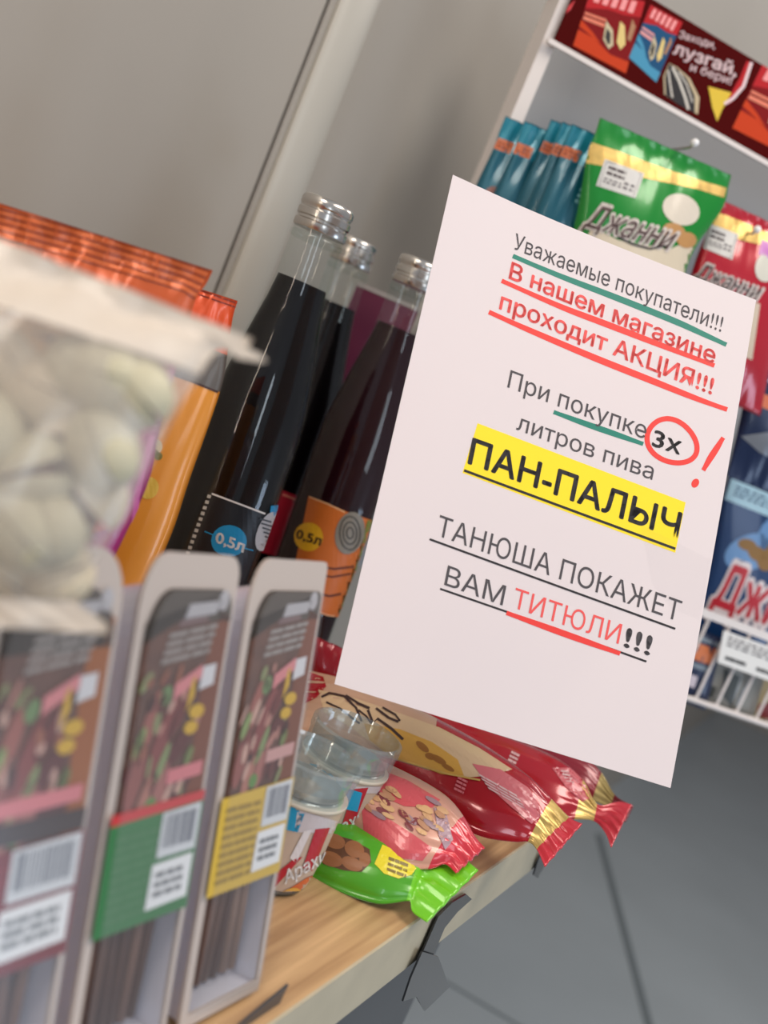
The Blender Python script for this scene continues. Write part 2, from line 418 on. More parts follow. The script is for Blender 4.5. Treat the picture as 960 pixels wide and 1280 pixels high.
seedpack(((813, 6), (853, 28), (820, 103), (786, 72)), mat((34, 82, 122), .7, spec=.15), LRD, mat((78, 150, 184), .7, spec=.15), mat((220, 150, 150), .42))
seedpack(((953, 80), (1022, 112), (990, 198), (915, 160)), DRD, LRD, ORG, PKS)
seedpack(((1030, 118), (1075, 140), (1040, 215), (1000, 190)), mat((34, 82, 122), .7, spec=.15), LRD, mat((78, 150, 184), .7, spec=.15), PKS)
WT = mat((232, 206, 208), .5)
HS.prnt('printed_lettering', text('Заходи,', (848, 47), (893, 61), (2.6, -9), .02), WT, rack, 1)
HS.prnt('printed_lettering', text('лузгай,', (841, 67), (919, 95), (4, -15), .03), WT, rack, 1)
HS.prnt('printed_lettering', text('и бери!', (862, 88), (913, 106), (3, -10), .02), WT, rack, 1)
HS.prnt('printed_ribbon', poly((933, 76), (939, 79), (928, 108), (914, 128), (906, 132), (916, 112), (924, 98)), LRD, rack, 1)
HS.prnt('printed_ribbon', stroke([(939, 78), (929, 108), (916, 123), (905, 130)], 4), WT, rack, 2)
HS.prnt('printed_cone', poly((885, 108), (914, 116), (902, 138), (896, 152), (890, 134)), mat((222, 188, 40), .45), rack, 1)
HS.prnt('printed_seed', poly((836, 79), (846, 84), (862, 98), (874, 122), (872, 143), (848, 131), (830, 118), (829, 96)), mat((196, 178, 144), .7), rack, 1)
HS.prnt('printed_seed', poly((836, 80), (845, 85), (858, 98), (868, 120), (868, 141), (848, 131), (832, 119), (831, 96)), mat((34, 30, 34), .7), rack, 2)
HS.prnt('printed_seed', join(stroke([(840, 84), (848, 100), (856, 122), (860, 137)], 3.6), stroke([(848, 90), (858, 106), (865, 128)], 1.8), stroke([(835, 88), (837, 104), (840, 122)], 2.2)), mat((206, 200, 190), .7), rack, 3)
# price ticket on the rail
tk = thing('price_ticket', 'white paper price ticket clipped to the rack rail in front of the basket', 'price tag', rq(900, 838, .004))
q = [rq(*k, .006) for k in ((905, 788), (985, 817), (978, 857), (897, 828))]
tkp = MB().prism(q, -RN*.0012).build('card', mat((232, 230, 226), .45), tk); TS = Surf(tkp, q[0], RN)
TS.prnt('printed_lines', rows_of((911, 794), (66, 24), (-3, 14), 7, 3), GREYINK, tk, 0)
TS.prnt('printed_price', rows_of((907, 818), (26, 9), (-1.5, 8), 4, 1, .9), INK, tk, 0)
TS.prnt('printed_price', rows_of((946, 832), (26, 9), (-1.5, 8), 4, 1, .9), INK, tk, 0)
# hooks
def hook(p, ln, label):
    t = thing('wire_hook', label, 'hook', p)
    MB().tube([p, p+RN*ln*.5, p+RN*ln, p+RN*(ln+.004)+UZ*.004], .0014, 8).build('rod', SILV, t)
    MB().ball(p+RN*(ln+.004)+UZ*.004, RX*.0036, RN*.0036, UZ*.0036).build('tip', mat((240, 240, 240), .4), t, True)
    return t
hp = rq(866, 184, .105)
hook(hp-RN*.24, .236, 'thin metal hook with a white tip poking through the green snack bag')
# ------------------------------------------------------------------ hanging bags
TEAL = mat((22, 124, 146), .3, .25, coat=.4); TEALD = mat((14, 92, 112), .3, .25, coat=.4); ORL = mat((206, 110, 66), .4)
tl = [((632, 145), 'teal snack bag at the end of the hanging row, beside the white post'),
      ((656, 151), 'second teal snack bag from the white post in the hanging row'),
      ((689, 149), 'third teal snack bag from the white post, higher than the second'),
      ((703, 152), 'fourth teal snack bag from the white post, mostly covered by the fifth'),
      ((715, 155), 'teal snack bag next to the green bag, front one of the teal row')]
for i, ((x, y), lb) in enumerate(tl):
    off = .001+.0145*i; p = rq(x, y, off); nrm = (RN+RX*-.25).normalized()
    t = thing('snack_bag', lb, 'snack bag', onplane(x-40, y+170, p, nrm), 'teal snack bags hanging on the rack')
    d = V((.913, .40)); dn = V((-.375, .927)); 
    def q(u, v, x=x, y=y): return (x+d.x*u+dn.x*v, y+d.y*u+dn.y*v)
    o, s = pouch('pouch', p, nrm, [(q(0, 0), q(80, 0), .0005, 0), (q(0, 22), q(80, 22), .001, 0), (q(1, 44), q(79, 44), .003, 1), (q(-2, 95), q(82, 95), .008, 1), (q(-2, 150), q(82, 150), .0085, 1), (q(2, 200), q(78, 200), .001, 1)], [TEAL, TEALD], t, wr=.0016)
    s.prnt('printed_band', join(poly(q(2, 28), q(24, 27), q(23, 42), q(1, 43)), poly(q(34, 28), q(60, 28), q(60, 43), q(34, 43))), ORL, t, 0, 6)
    s.prnt('printed_lettering', rows_of(q(4, 31), d*17, dn*9, 3, 2), mat((150, 62, 34), .5), t, 1)
    if i in (0, 3): s.prnt('printed_picture', ell(*q(22, 100), 11, 14, 20), mat((140, 92, 84), .4), t, 0, 6)
    s.prnt('printed_lettering', rows_of(q(40, 60), d*24, dn*30, 3, 4), mat((120, 180, 190), .4), t, 0, 6)
def hangbag(name, label, C0, pts, m, goldpoly, off, group=None, T=.018, wr=.0009):
    p = rq(*pts[0][0], off)
    t = thing(name, label, 'snack bag', rq(*pts[-1][0], off), group)
    o, s = pouch('pouch', p, RN, pts, m, t, nu=34, sub=7, wr=wr)
    return t, s
def stickers(s, t, q, lay=1):
    a, b_, c, e = [V(k) for k in q]
    s.prnt('printed_label', poly(a, b_, c, e), mat((206, 204, 200), .35), t, lay, 8)
    s.prnt('printed_frame', stroke([a.lerp(c, .06), b_.lerp(e, .06), c.lerp(a, .06), e.lerp(b_, .06)], 1.0, True), GREYINK, t, lay+1)
    s.prnt('printed_lines', rows_of(a.lerp(c, .14), (b_-a)*.45, (e-a)*.4, 3, 2, .85), mat((74, 62, 64), .5), t, lay+1)
    s.prnt('printed_lines', rows_of(a.lerp(e, .6)+(b_-a)*.12, (b_-a)*.45, (e-a)*.22, 4, 2), GREYINK, t, lay+1)
    s.prnt('printed_lines', rows_of(a.lerp(b_, .62)+(e-a)*.5, (b_-a)*.26, (e-a)*.32, 2, 2), GREYINK, t, lay+1)
GRN = mat((6, 132, 40), .26, .1, coat=.5); RED = mat((178, 18, 40), .24, .1, coat=.6)
gb, gs = hangbag('snack_bag', 'green foil snack bag with a gold band, hanging above the notice sheet', 0,
    [((750, 147), (914, 219), .0005, 0), ((745, 164), (910, 234), .0015, 0), ((734, 195), (902, 262), .008, 0), ((722, 262), (862, 324), .018, 0), ((700, 360), (838, 420), .019, 0), ((685, 430), (815, 488), .008, 0), ((678, 462), (812, 520), .0005, 0)], [GRN], None, .085)
gs.prnt('gold_band', poly((737, 177), (770, 188), (820, 207), (870, 224), (908, 235), (905, 247), (870, 236), (822, 226), (790, 219), (755, 208), (729, 203)), GOLD, gb, 0, 6)
stickers(gs, gb, ((756, 199), (805, 217), (794, 248), (745, 232)))
gs.prnt('printed_cream_panel', poly((740, 283), (772, 300), (800, 305), (836, 312), (862, 300), (872, 330), (840, 400), (712, 345)), mat((214, 200, 176), .35), gb, 0, 6)
gs.prnt('printed_picture', ell(851, 262, 24, 19, 25), mat((216, 206, 190), .3), gb, 1, 6)
gs.prnt('printed_picture', join(ell(842, 290, 15, 11, 20), ell(858, 300, 12, 10, 0)), mat((186, 138, 84), .4), gb, 2, 6)
gs.prnt('printed_lettering', text('Джанни', (727, 282), (838, 314), (14, -30), .06, .25, 'Джанни'), mat((208, 198, 190), .35), gb, 3, 7)
gs.prnt('printed_lettering', text('Джанни', (729, 282), (836, 313), (13, -27), .008, .25), mat((86, 62, 60), .35), gb, 4, 7)
gs.prnt('printed_flourish', stroke([(772, 296), (790, 305), (812, 311), (832, 307)], 2.5), mat((40, 28, 28), .4), gb, 4, 7)
rb, rs = hangbag('snack_bag', 'red foil snack bag with a gold band, hanging beside the green bag', 0,
    [((900, 249), (1010, 300), .0005, 0), ((897, 262), (1008, 312), .0015, 0), ((886, 285), (1003, 334), .008, 0), ((868, 330), (985, 380), .017, 0), ((846, 410), (962, 462), .017, 0), ((835, 470), (950, 520), .0005, 0)], [RED], None, .07)
rs.prnt('gold_band', poly((894, 264), (925, 276), (962, 292), (1005, 306), (1001, 324), (960, 308), (925, 300), (889, 288)), GOLD, rb, 0, 6)
stickers(rs, rb, ((886, 279), (923, 293), (915, 325), (879, 310)))
rs.prnt('printed_lettering', text('Джанни', (866, 347), (948, 377), (9, -21), .06, .25, 'Джанни'), mat((206, 196, 190), .35), rb, 2, 7)
rs.prnt('printed_lettering', text('Джанни', (867, 347), (946, 376), (8, -19), .008, .25), mat((74, 56, 56), .35), rb, 3, 7)
rs.prnt('printed_cream_panel', poly((862, 352), (900, 362), (950, 380), (940, 450), (846, 408)), mat((206, 190, 170), .35), rb, 0, 7)
rs.prnt('printed_picture', ell(959, 333, 15, 20, 20), mat((206, 204, 192), .35), rb, 1, 7)
rs.prnt('printed_picture', poly((952, 300), (990, 315), (984, 332), (948, 318)), mat((196, 120, 190), .35), rb, 1, 7)
hook(rq(945, 292, .09)-RN*.225, .22, 'thin metal hook holding the red snack bag at the top right')
# bag below the red one
yb, ys = hangbag('snack_bag', 'yellow-green snack bag peeping out right of the notice below the red bag', 0,
    [((938, 376), (1040, 420), .0005, 0), ((930, 392), (1034, 436), .003, 0), ((918, 440), (1020, 485), .012, 0), ((905, 490), (1005, 535), .0005, 0)], [mat((186, 178, 84), .3, .1, coat=.4)], None, .012)
ys.prnt('printed_lettering', rows_of((945, 385), (26, 11), (-6, 16), 4, 3), mat((70, 66, 60), .4), yb, 0)
ys.prnt('printed_band', poly((930, 420), (1025, 462), (1016, 490), (915, 446)), mat((178, 26, 50), .3), yb, 0, 8)
NAVY = mat((10, 30, 68), .3, .1, coat=.2); BLUE = mat((14, 52, 98), .3, .1, coat=.2)
nb, ns_ = hangbag('snack_bag', 'dark navy snack bag with an orange stripe at the right edge of the notice', 0,
    [((944, 440), (1050, 486), .0005, 0), ((938, 456), (1046, 500), .003, 0), ((926, 520), (1034, 565), .014, 0), ((912, 580), (1018, 626), .003, 0), ((908, 594), (1015, 640), .0005, 0)], [NAVY], None, .05)
ns_.prnt('printed_lettering', rows_of((946, 450), (40, 16), (-5, 22), 4, 3), mat((170, 184, 206), .4), nb, 0, 8)
ns_.prnt('printed_band', poly((935, 484), (1042, 528), (1039, 545), (931, 500)), mat((206, 110, 70), .35), nb, 0, 8)
ns_.prnt('printed_band', poly((926, 545), (960, 540), (1030, 575), (1024, 600), (950, 566)), mat((128, 132, 140), .3, .4), nb, 0, 8)
# big blue bag standing in the basket
bb, bs = hangbag('snack_bag', 'blue snack bag with big red lettering standing in the rack basket', 0,
    [((918, 572), (1070, 634), .0005, 0), ((913, 588), (1066, 650), .002, 0), ((904, 620), (1060, 682), .010, 0), ((886, 700), (1045, 765), .020, 0), ((868, 770), (1028, 834), .018, 0), ((846, 850), (1004, 912), .004, 0)], [BLUE], None, -.055, T=.02)
bs.prnt('printed_band', poly((915, 580), (1066, 640), (1063, 650), (911, 592)), mat((40, 140, 178), .3), bb, 0, 8)
bs.prnt('printed_label', poly((914, 598), (985, 626), (976, 652), (906, 624)), mat((170, 206, 222), .35), bb, 0, 8)
bs.prnt('printed_lines', rows_of((921, 606), (44, 17), (-5, 14), 5, 3), mat((70, 96, 128), .5), bb, 1, 8)
bs.prnt('printed_cloud', join(ell(938, 690, 34, 22, -20), ell(985, 680, 40, 40, 0)), mat((104, 146, 194), .35), bb, 1, 8)
bs.prnt('printed_peanut', join(ell(934, 681, 12, 7.5, 15), ell(946, 692, 13, 9, 35), ell(958, 700, 12, 14, 20), ell(975, 690, 18, 15, 0)), mat((140, 102, 46), .45), bb, 2, 8)
bs.prnt('printed_lettering', text('Джинн', (886, 755), (1020, 806), (17, -57), .085, .22, 'Джинн'), mat((226, 214, 214), .35), bb, 3, 8)
bs.prnt('printed_lettering', text('Джинн', (888, 753), (1017, 802), (15, -52), .03, .22), mat((186, 28, 44), .35), bb, 4, 8)
# packets low in the basket
def packet(name, label, px, off, m, T=.012):
    t = thing(name, label, 'snack bag', mean([rq(*k, off) for k in px[-1][:2]]))
    o, s = pouch('pouch', rq(*px[0][0], off), RN, px, [m], t); return t, s
p1, ps = packet('snack_packet', 'small navy packet with an orange stripe low in the rack basket, beside the notice edge', [((870, 786), (905, 799), .0005, 0), ((864, 806), (899, 820), .005, 0), ((852, 850), (888, 863), .006, 0), ((845, 874), (881, 888), .0005, 0)], -.012, mat((30, 42, 74), .35, coat=.3))
ps.prnt('printed_band', poly((865, 801), (896, 812), (890, 832), (858, 821)), mat((206, 116, 68), .4), p1, 0, 8)
ps.prnt('printed_band', join(poly((857, 824), (890, 836), (888, 842), (855, 830)), poly((868, 792), (899, 804), (898, 809), (867, 797))), mat((120, 134, 146), .4), p1, 0, 8)
ps.prnt('printed_band', poly((852, 838), (872, 846), (868, 860), (848, 853)), mat((206, 196, 206), .4), p1, 0, 8)
p2, ps = packet('snack_packet', 'grey-brown packet low in the rack basket under the price ticket', [((893, 800), (960, 826), .0005, 0), ((888, 822), (955, 848), .006, 0), ((876, 862), (944, 888), .007, 0), ((872, 876), (940, 902), .0005, 0)], -.014, mat((126, 124, 118), .35, coat=.3))
ps.prnt('printed_picture', join(poly((905, 835), (925, 846), (914, 884), (902, 868)), poly((880, 852), (896, 860), (890, 872), (872, 866))), mat((52, 54, 50), .4), p2, 0, 8)
p3, ps = packet('snack_packet', 'tan packet with a red corner low in the basket at the photo edge', [((944, 820), (1030, 855), .0005, 0), ((938, 842), (1024, 876), .006, 0), ((930, 886), (1016, 920), .007, 0), ((926, 896), (1012, 932), .0005, 0)], -.026, mat((150, 132, 92), .35, coat=.3))
ps.prnt('printed_picture', poly((948, 880), (985, 876), (985, 905), (945, 895)), mat((120, 36, 36), .4), p3, 0, 8)
# ------------------------------------------------------------------ the notice sheet
SC = [at(565, 220, .646), at(945, 375, .684), at(838, 985, .634), at(418, 855, .595)]
sn = (SC[1]-SC[0]).cross(SC[3]-SC[0]).normalized()
if sn.dot(CAM-SC[0]) < 0: sn = -sn
sgn = thing('notice_sheet', 'white paper notice with black and red writing and marker strokes, standing before the rack', 'notice', mean(SC[2:]))
vs = []; fs = []; nx, ny = 22, 30
for side in (1, -1):
    for j in range(ny+1):
        for i in range(nx+1):
            u, v_ = i/nx, j/ny
            p = SC[0].lerp(SC[1], u).lerp(SC[3].lerp(SC[2], u), v_)
            z = -.0035*math.sin(math.pi*u)*(.4+.6*(1-v_)) + .004*max(0, (.22-u-v_*.5))*2 + .002*math.sin(math.pi*v_)
            vs.append(p+sn*(z+.00012*side))
W = nx+1; O = W*(ny+1)
for j in range(ny):
    for i in range(nx):
        q = (j*W+i, (j+1)*W+i, (j+1)*W+i+1, j*W+i+1); fs.append(q); fs.append(tuple(reversed([k+O for k in q])))
for j in range(ny):
    for i in (0, nx): fs.append((j*W+i, (j+1)*W+i, (j+1)*W+i+O, j*W+i+O))
for i in range(nx):
    for j in (0, ny): fs.append((j*W+i, j*W+i+1, j*W+i+1+O, j*W+i+O))
sh = obj('sheet', vs, fs, mat((222, 212, 214), .6, spec=.25), sgn, smooth=True)
SS = Surf(sh, SC[0], sn, .00006, .00004); sh.data.set_sharp_from_angle(angle=R(40))
PINKRED = mat((234, 84, 82), .6); MARK = mat((232, 56, 48), .5); GRNM = mat((12, 124, 106), .5); BLK = mat((34, 30, 34), .7); GRYT = mat((74, 70, 74), .7)
def st(nm, pts, wd, m, lay=1, taper=True, closed=False):
    # smooth the hand-drawn line
    P = [V(p) for p in pts]; L = []; n = len(P)
    rng = range(n if closed else n-1)
    for i in rng:
        q = [P[(i+k) % n] if closed else P[min(max(i+k, 0), n-1)] for k in (-1, 0, 1, 2)]
        for k in range(8): L.append(crom(*q, k/8))
    if not closed: L.append(P[-1])
    SS.prnt(nm, stroke(L, wd, closed, taper), m, sgn, lay, 12)
SS.prnt('yellow_highlight', poly((597, 529), (857, 628), (844, 691), (578, 591)), mat((250, 222, 28), .6), sgn, 0, 20)
st('teal_marker_stroke', [(641, 320), (700, 345), (770, 372), (840, 400), (880, 418), (908, 431)], 8, GRNM)
st('red_marker_stroke', [(627, 351), (700, 383), (760, 406), (830, 433), (893, 457)], 8, MARK)
st('red_marker_stroke', [(611, 390), (660, 412), (740, 446), (810, 474), (870, 498), (909, 512)], 8.5, MARK)
st('teal_marker_stroke', [(692, 515), (730, 529), (770, 543), (804, 555)], 7.5, GRNM)
st('red_marker_ring', [(840+31*math.cos(a)+2*math.sin(2*a), 551+27*math.sin(a)+10*math.cos(a)*.6) for a in [k*2*math.pi/14 for k in range(14)]], 6.5, MARK, 1, False, True)
st('red_marker_exclamation', [(904, 547), (896, 560), (887, 574), (879, 588)], 8, MARK)
SS.prnt('red_marker_exclamation', ell(869, 604, 4.5, 6, 30), MARK, sgn, 1, 12)
st('red_marker_stroke', [(633, 766), (680, 783), (730, 801), (775, 817)], 8, MARK, 2)
def ln(s, p0, p1, h, m, bold=0, lay=3, ref=None): SS.prnt('printed_writing', text(s, p0, p1, (h*.2, -h*.98), bold, 0, ref), m, sgn, lay, 20)
ln('Уважаемые покупатели!!!', (641, 311), (901, 415), 20, GRYT, 0)
ln('В нашем магазине', (636, 348), (892, 455), 21, PINKRED, .018)
ln('проходит АКЦИЯ!!!', (624, 386), (889, 493), 21, PINKRED, .018)
ln('При покупке', (634, 484), (806, 549), 22, GRYT, 0)
ln('3х', (815, 557), (849, 568), 21, BLK, .02)
ln('литров пива', (645, 537), (815, 600), 21, GRYT, 0)
ln('ПАН-ПАЛЫЧ', (585, 579), (846, 673), 32, BLK, .02)
st('printed_underline', [(580, 588), (712, 637), (844, 686)], 3.2, BLK, 3, False)
ln('ТАНЮША ПОКАЖЕТ', (545, 669), (848, 777), 26, GRYT, 0)
st('printed_underline', [(537, 674), (690, 730), (844, 786)], 2.6, BLK, 3, False)
ln('ВАМ', (555, 731), (628, 757), 25, GRYT, 0)
ln('ТИТЮЛИ', (640, 759), (773, 805), 25, PINKRED, .0)
ln('!!!', (780, 808), (811, 819), 25, GRYT, .02)
st('printed_underline', [(550, 736), (680, 781), (808, 827)], 2.6, BLK, 1, False)
# clear tape over the right edge
SS.prnt('clear_tape', poly((800, 655), (888, 700), (881, 745), (874, 775), (838, 760), (815, 730)), clear_mat('clear_tape', (1, 1, 1), .035, .0, rough=.1, fres=False), sgn, 5, 10)
# ------------------------------------------------------------------ bottles
GLASS = clear_mat('bottle_glass', (.95, .97, .96), .05, 0, rough=.03, fres=False)
LIQ = mat((9, 6, 9), .3, spec=.1); LIQ2 = mat((34, 6, 14), .3, spec=.1)
CAPM = mat((204, 200, 194), .24, .95)
BH = .358
def bottle(x, y, label, liq):
    c = V((x+.019, y, 1.0)); t = thing('glass_bottle', label, 'bottle', c, 'glass drink bottles behind the meat packs')
    pr = [(.0001, 0), (.030, 0), (.0335, .003), (.0345, .008), (.0345, .10), (.0347, .18), (.0345, .20), (.0335, .216), (.031, .232), (.0275, .252), (.0245, .268), (.0218, .282), (.0196, .298), (.0188, .312), (.0182, .326), (.0178, .340), (.0165, .350)]
    def ln_(a):      # the bottle leans about three degrees
        a.v = [q-V(((q.z-1.0)*.053, 0, 0)) for q in a.v]; return a
    g = ln_(MB().lathe(c, pr)); g = g.build('glass', GLASS, t, True)
    lv = .301
    lp = [(max(.0001, r-.0018), z+.002) for r, z in pr if z < lv] + [(.0178, lv)]
    ln_(MB().lathe(c, lp)).build('drink', liq, t, True)
    cp = [(.0186, BH-.0225), (.0192, BH-.0215), (.0192, BH-.0175), (.0180, BH-.0165), (.0178, BH-.0150), (.0190, BH-.0140), (.0190, BH-.0100), (.0181, BH-.0090), (.0181, BH-.0075), (.0188, BH-.0065), (.0188, BH-.0030), (.0176, BH-.0008), (.0160, BH)]
    cap = ln_(MB().lathe(c, cp, 56)).build('cap', CAPM, t, True); cap.data.set_sharp_from_angle(angle=R(35))
    ln_(MB().lathe(c, [(.0176, BH-.03), (.0192, BH-.0285), (.0192, BH-.0265), (.0178, BH-.025)])).build('neck_ring', GLASS, t, True)
    return t, Surf(g, c, V((-x, -y, 0)))
b1, s1 = bottle(-.116, .762, 'dark drink bottle with a black label and blue volume spot, nearest of the bottles', LIQ)
b2, s2 = bottle(-.111, .955, 'dark drink bottle mostly hidden behind the nearest bottle, showing its silver cap', LIQ)
b3, s3 = bottle(-.0505, .903, 'dark red drink bottle with an orange label beside the notice edge', LIQ2)
# label artwork
LBK = mat((22, 24, 30), .4); BLU = mat((20, 150, 206), .4)
s1.prnt('label', poly((263, 616), (297, 628), (331, 641), (338, 643), (300, 740), (225, 715), (240, 668)), LBK, b1, 0, 8)
s1.prnt('label_border', stroke([(265, 617), (297, 629), (331, 642)], 2.2), WHITE, b1, 1, 8)
for k in range(11):
    u = k/11; s1.prnt('label_edge_dot', poly(*[(262-u*29+a, 620+u*78+b_) for a, b_ in ((-2, -2), (2.4, -1), (1.4, 3), (-3, 2))]), mat((190, 188, 182), .5), b1, 1)
s1.prnt('volume_spot', ell(286, 676, 22, 20), BLU, b1, 1, 8)
s1.prnt('volume_writing', text('0,5л', (269, 677), (303, 690), (3, -13), .03), WHITE, b1, 2, 8)
s1.prnt('blue_ray', join(stroke([(256, 664), (270, 670)], 1.5), stroke([(302, 684), (316, 688)], 1.5)), BLU, b1, 1, 8)
s1.prnt('emblem', ell(333, 664, 12, 26, 22), mat((196, 198, 204), .4), b1, 2, 8)
s1.prnt('emblem_print', join(*[stroke([(333-9+k*1.5, 648+k*5.5), (333+5+k*.6, 652+k*5.5)], 2) for k in range(6)]), mat((70, 80, 90), .5), b1, 3, 8)
s1.prnt('emblem_band', poly((338, 632), (347, 631), (349, 642), (336, 648)), BLU, b1, 1, 8)
LRE = mat((172, 28, 52), .4)
s2.prnt('label', poly((353, 613), (378, 622), (400, 631), (365, 700), (325, 690)), LRE, b2, 0, 8)
s2.prnt('label_border', stroke([(353, 618), (366, 623), (374, 627)], 2), mat((226, 150, 130), .4), b2, 1, 8)
s2.prnt('emblem', ell(377, 641, 10, 27, 20), mat((150, 140, 136), .4), b2, 2, 8)
s2.prnt('emblem_print', join(*[stroke([(370+k*1.2-4, 626+k*5.5), (381+k*.4-4, 630+k*5.5)], 2) for k in range(7)]), mat((90, 78, 78), .5), b2, 3, 8)
LOR = mat((198, 104, 34), .4); LGN = mat((112, 120, 44), .4)
s3.prnt('label', poly((386, 620), (412, 630), (432, 639), (464, 650), (455, 690), (436, 745), (424, 772), (400, 766), (360, 755), (372, 690)), LOR, b3, 0, 8)
s3.prnt('label_border', stroke([(387, 621), (410, 630), (431, 640)], 1.8), mat((232, 180, 130), .4), b3, 1, 8)
s3.prnt('green_side', poly((459, 650), (472, 650), (463, 700), (441, 770), (423, 766), (440, 720), (450, 690)), LGN, b3, 1, 8)
s3.prnt('label_band', join(stroke([(398, 708), (418, 711), (442, 708)], 3), stroke([(397, 718), (415, 721), (438, 717)], 2.5), stroke([(398, 742), (412, 745), (426, 742)], 3)), mat((104, 44, 18), .5), b3, 1, 8)
s3.prnt('label_border', stroke([(398, 765), (410, 769), (418, 770)], 1.6), mat((226, 170, 130), .4), b3, 1, 8)
s3.prnt('volume_spot', ell(386, 671, 18, 18), mat((222, 170, 30), .4), b3, 1, 8)
s3.prnt('volume_writing', text('0,5л', (370, 672), (400, 682), (3, -11), .03), mat((70, 44, 20), .5), b3, 2, 8)
s3.prnt('emblem', ell(437, 666, 18, 27, 14), mat((128, 122, 110), .4), b3, 2, 8)
s3.prnt('emblem_print', join(*[stroke([(437+rr*.6*math.cos(a), 666+rr*math.sin(a)) for a in [k*math.pi/8 for k in range(16)]], 2, True) for rr in (21, 14, 7)]), mat((76, 72, 66), .5), b3, 3, 8)
# ------------------------------------------------------------------ bags standing at the back
def vplane(y, yaw=0): return V((0, y, 1.0)), V((math.sin(R(yaw)), -math.cos(R(yaw)), 0))
ORA = mat((196, 88, 42), .36, .2, coat=.15); ORB = mat((226, 144, 36), .3, .1, coat=.4); MAG = mat((170, 50, 128), .32, .05, coat=.4)
GRY = mat((92, 86, 80), .45, coat=.2); OR2 = mat((224, 84, 34), .28, .15, coat=.4)
def floor_pt(px, py, p, n):
    q = onplane(px, py, p, n); return V((q.x, q.y, 1.001))
p, n = vplane(.60, 6)
t = thing('snack_bag', 'orange snack bag with a grey band, standing beside the nearest bottle', 'snack bag', floor_pt(150, 690, p, n))
o, s = pouch('pouch', p, n, [((140, 326), (297, 376), .0006, 0), ((134, 345), (291, 397), .003, 0), ((122, 378), (284, 444), .008, 1), ((108, 424), (275, 490), .013, 2), ((70, 530), (238, 596), .017, 2), ((30, 640), (205, 690), .018, 2),
    (floor_pt(-20, 700, p, n)+UZ*.05, floor_pt(185, 700, p, n)+UZ*.05, .016, 2), (floor_pt(-30, 700, p, n), floor_pt(180, 700, p, n), .010, 2)], [OR2, GRY, ORB], t, wr=.0025)
s.prnt('crimp_line', join(stroke([(250, 363), (296, 379)], 1.6), stroke([(248, 368), (295, 384)], 1.6)), mat((120, 36, 20), .4), t, 0, 8)
s.prnt('band_edge', stroke([(216, 468), (240, 477), (272, 490)], 2.5), mat((60, 30, 20), .4), t, 0, 8)
s.prnt('printed_fruit', ell(196, 558, 7, 9), mat((210, 190, 150), .4), t, 0, 6)
s.prnt('printed_leaf', join(ell(192, 566, 6, 5), ell(198, 570, 5, 5)), mat((120, 110, 40), .4), t, 1, 6)
s.prnt('printed_drop', ell(186, 610, 12, 14, 20), mat((216, 176, 60), .4), t, 0, 6)
p, n = vplane(.535, 10)
t = thing('snack_bag', 'copper-orange and magenta snack bag with a ridged top, behind the pistachio pouch', 'snack bag', floor_pt(80, 690, p, n))
o, s = pouch('pouch', p, n, [((-120, 222), (100, 292), .0006, 0), ((-60, 236), (180, 306), .0006, 0)][:0] +
    [((-70, 232), (266, 338), .0006, 0), ((-80, 262), (257, 356), .0012, 0), ((-92, 300), (244, 376), .006, 1), ((-110, 360), (226, 440), .014, 2), ((-140, 470), (199, 540), .018, 2), ((-170, 580), (170, 640), .018, 2), (floor_pt(-190, 640, p, n)+UZ*.03, floor_pt(136, 640, p, n)+UZ*.03, .016, 2), (floor_pt(-195, 640, p, n), floor_pt(130, 640, p, n), .01, 2)],
    [ORA, ORA, MAG], t, wr=.002, nu=40)
for k in range(9):
    s.prnt('seal_ridge', stroke([(-10, 258+k*4.6), (90, 284+k*4.8), (160, 305+k*4.8), (230, 328+k*4.6), (262-k*2.4, 339+k*4.3)], 1.5), mat((118, 46, 24), .4) if k % 2 == 0 else mat((222, 122, 66), .35, .2), t, 0, 10)
s.prnt('printed_swirl', stroke([(190, 545), (180, 580), (170, 620), (168, 660), (158, 690)], 8), mat((196, 92, 160), .4), t, 0, 8)
s.prnt('printed_patch', poly((148, 606), (160, 612), (138, 660), (112, 668), (125, 640)), mat((190, 60, 52), .4), t, 0, 8)
# carton at the back
t = thing('carton', 'burgundy carton with a grey rim standing behind the bottles', 'carton', V((-.08, 1.02, 1.0)))
a, c = at(448, 352, 1.005), at(524, 384, 1.005); zt = (a.z+c.z)/2; dx = V((c.x-a.x, 0, 0))
MB().box((a.x, a.y, 1.0), dx, (0, .03, 0), (0, 0, zt-1.004)).build('body', mat((92, 18, 52), .5), t)
MB().box((a.x-.0006, a.y-.0006, zt-.004), dx+V((.0012, 0, 0)), (0, .0312, 0), (0, 0, .004)).build('rim', mat((150, 142, 138), .5), t)
# red bag lying far back, between the meat packs and the notice
p, n = vplane(.80, 12)
t = thing('snack_bag', 'dark red and gold snack bag at the foot of the orange-labelled bottle', 'snack bag', floor_pt(420, 850, p, n))
o, s = pouch('pouch', p, n, [((386, 792), (470, 828), .0006, 0), ((384, 804), (466, 838), .006, 0), ((378, 836), (458, 866), .012, 0), (floor_pt(374, 850, p, n)+UZ*.012, floor_pt(454, 880, p, n)+UZ*.012, .012, 1), (floor_pt(374, 850, p, n), floor_pt(454, 880, p, n), .008, 1)], [mat((150, 18, 36), .25, .1, coat=.5), GOLD], t)
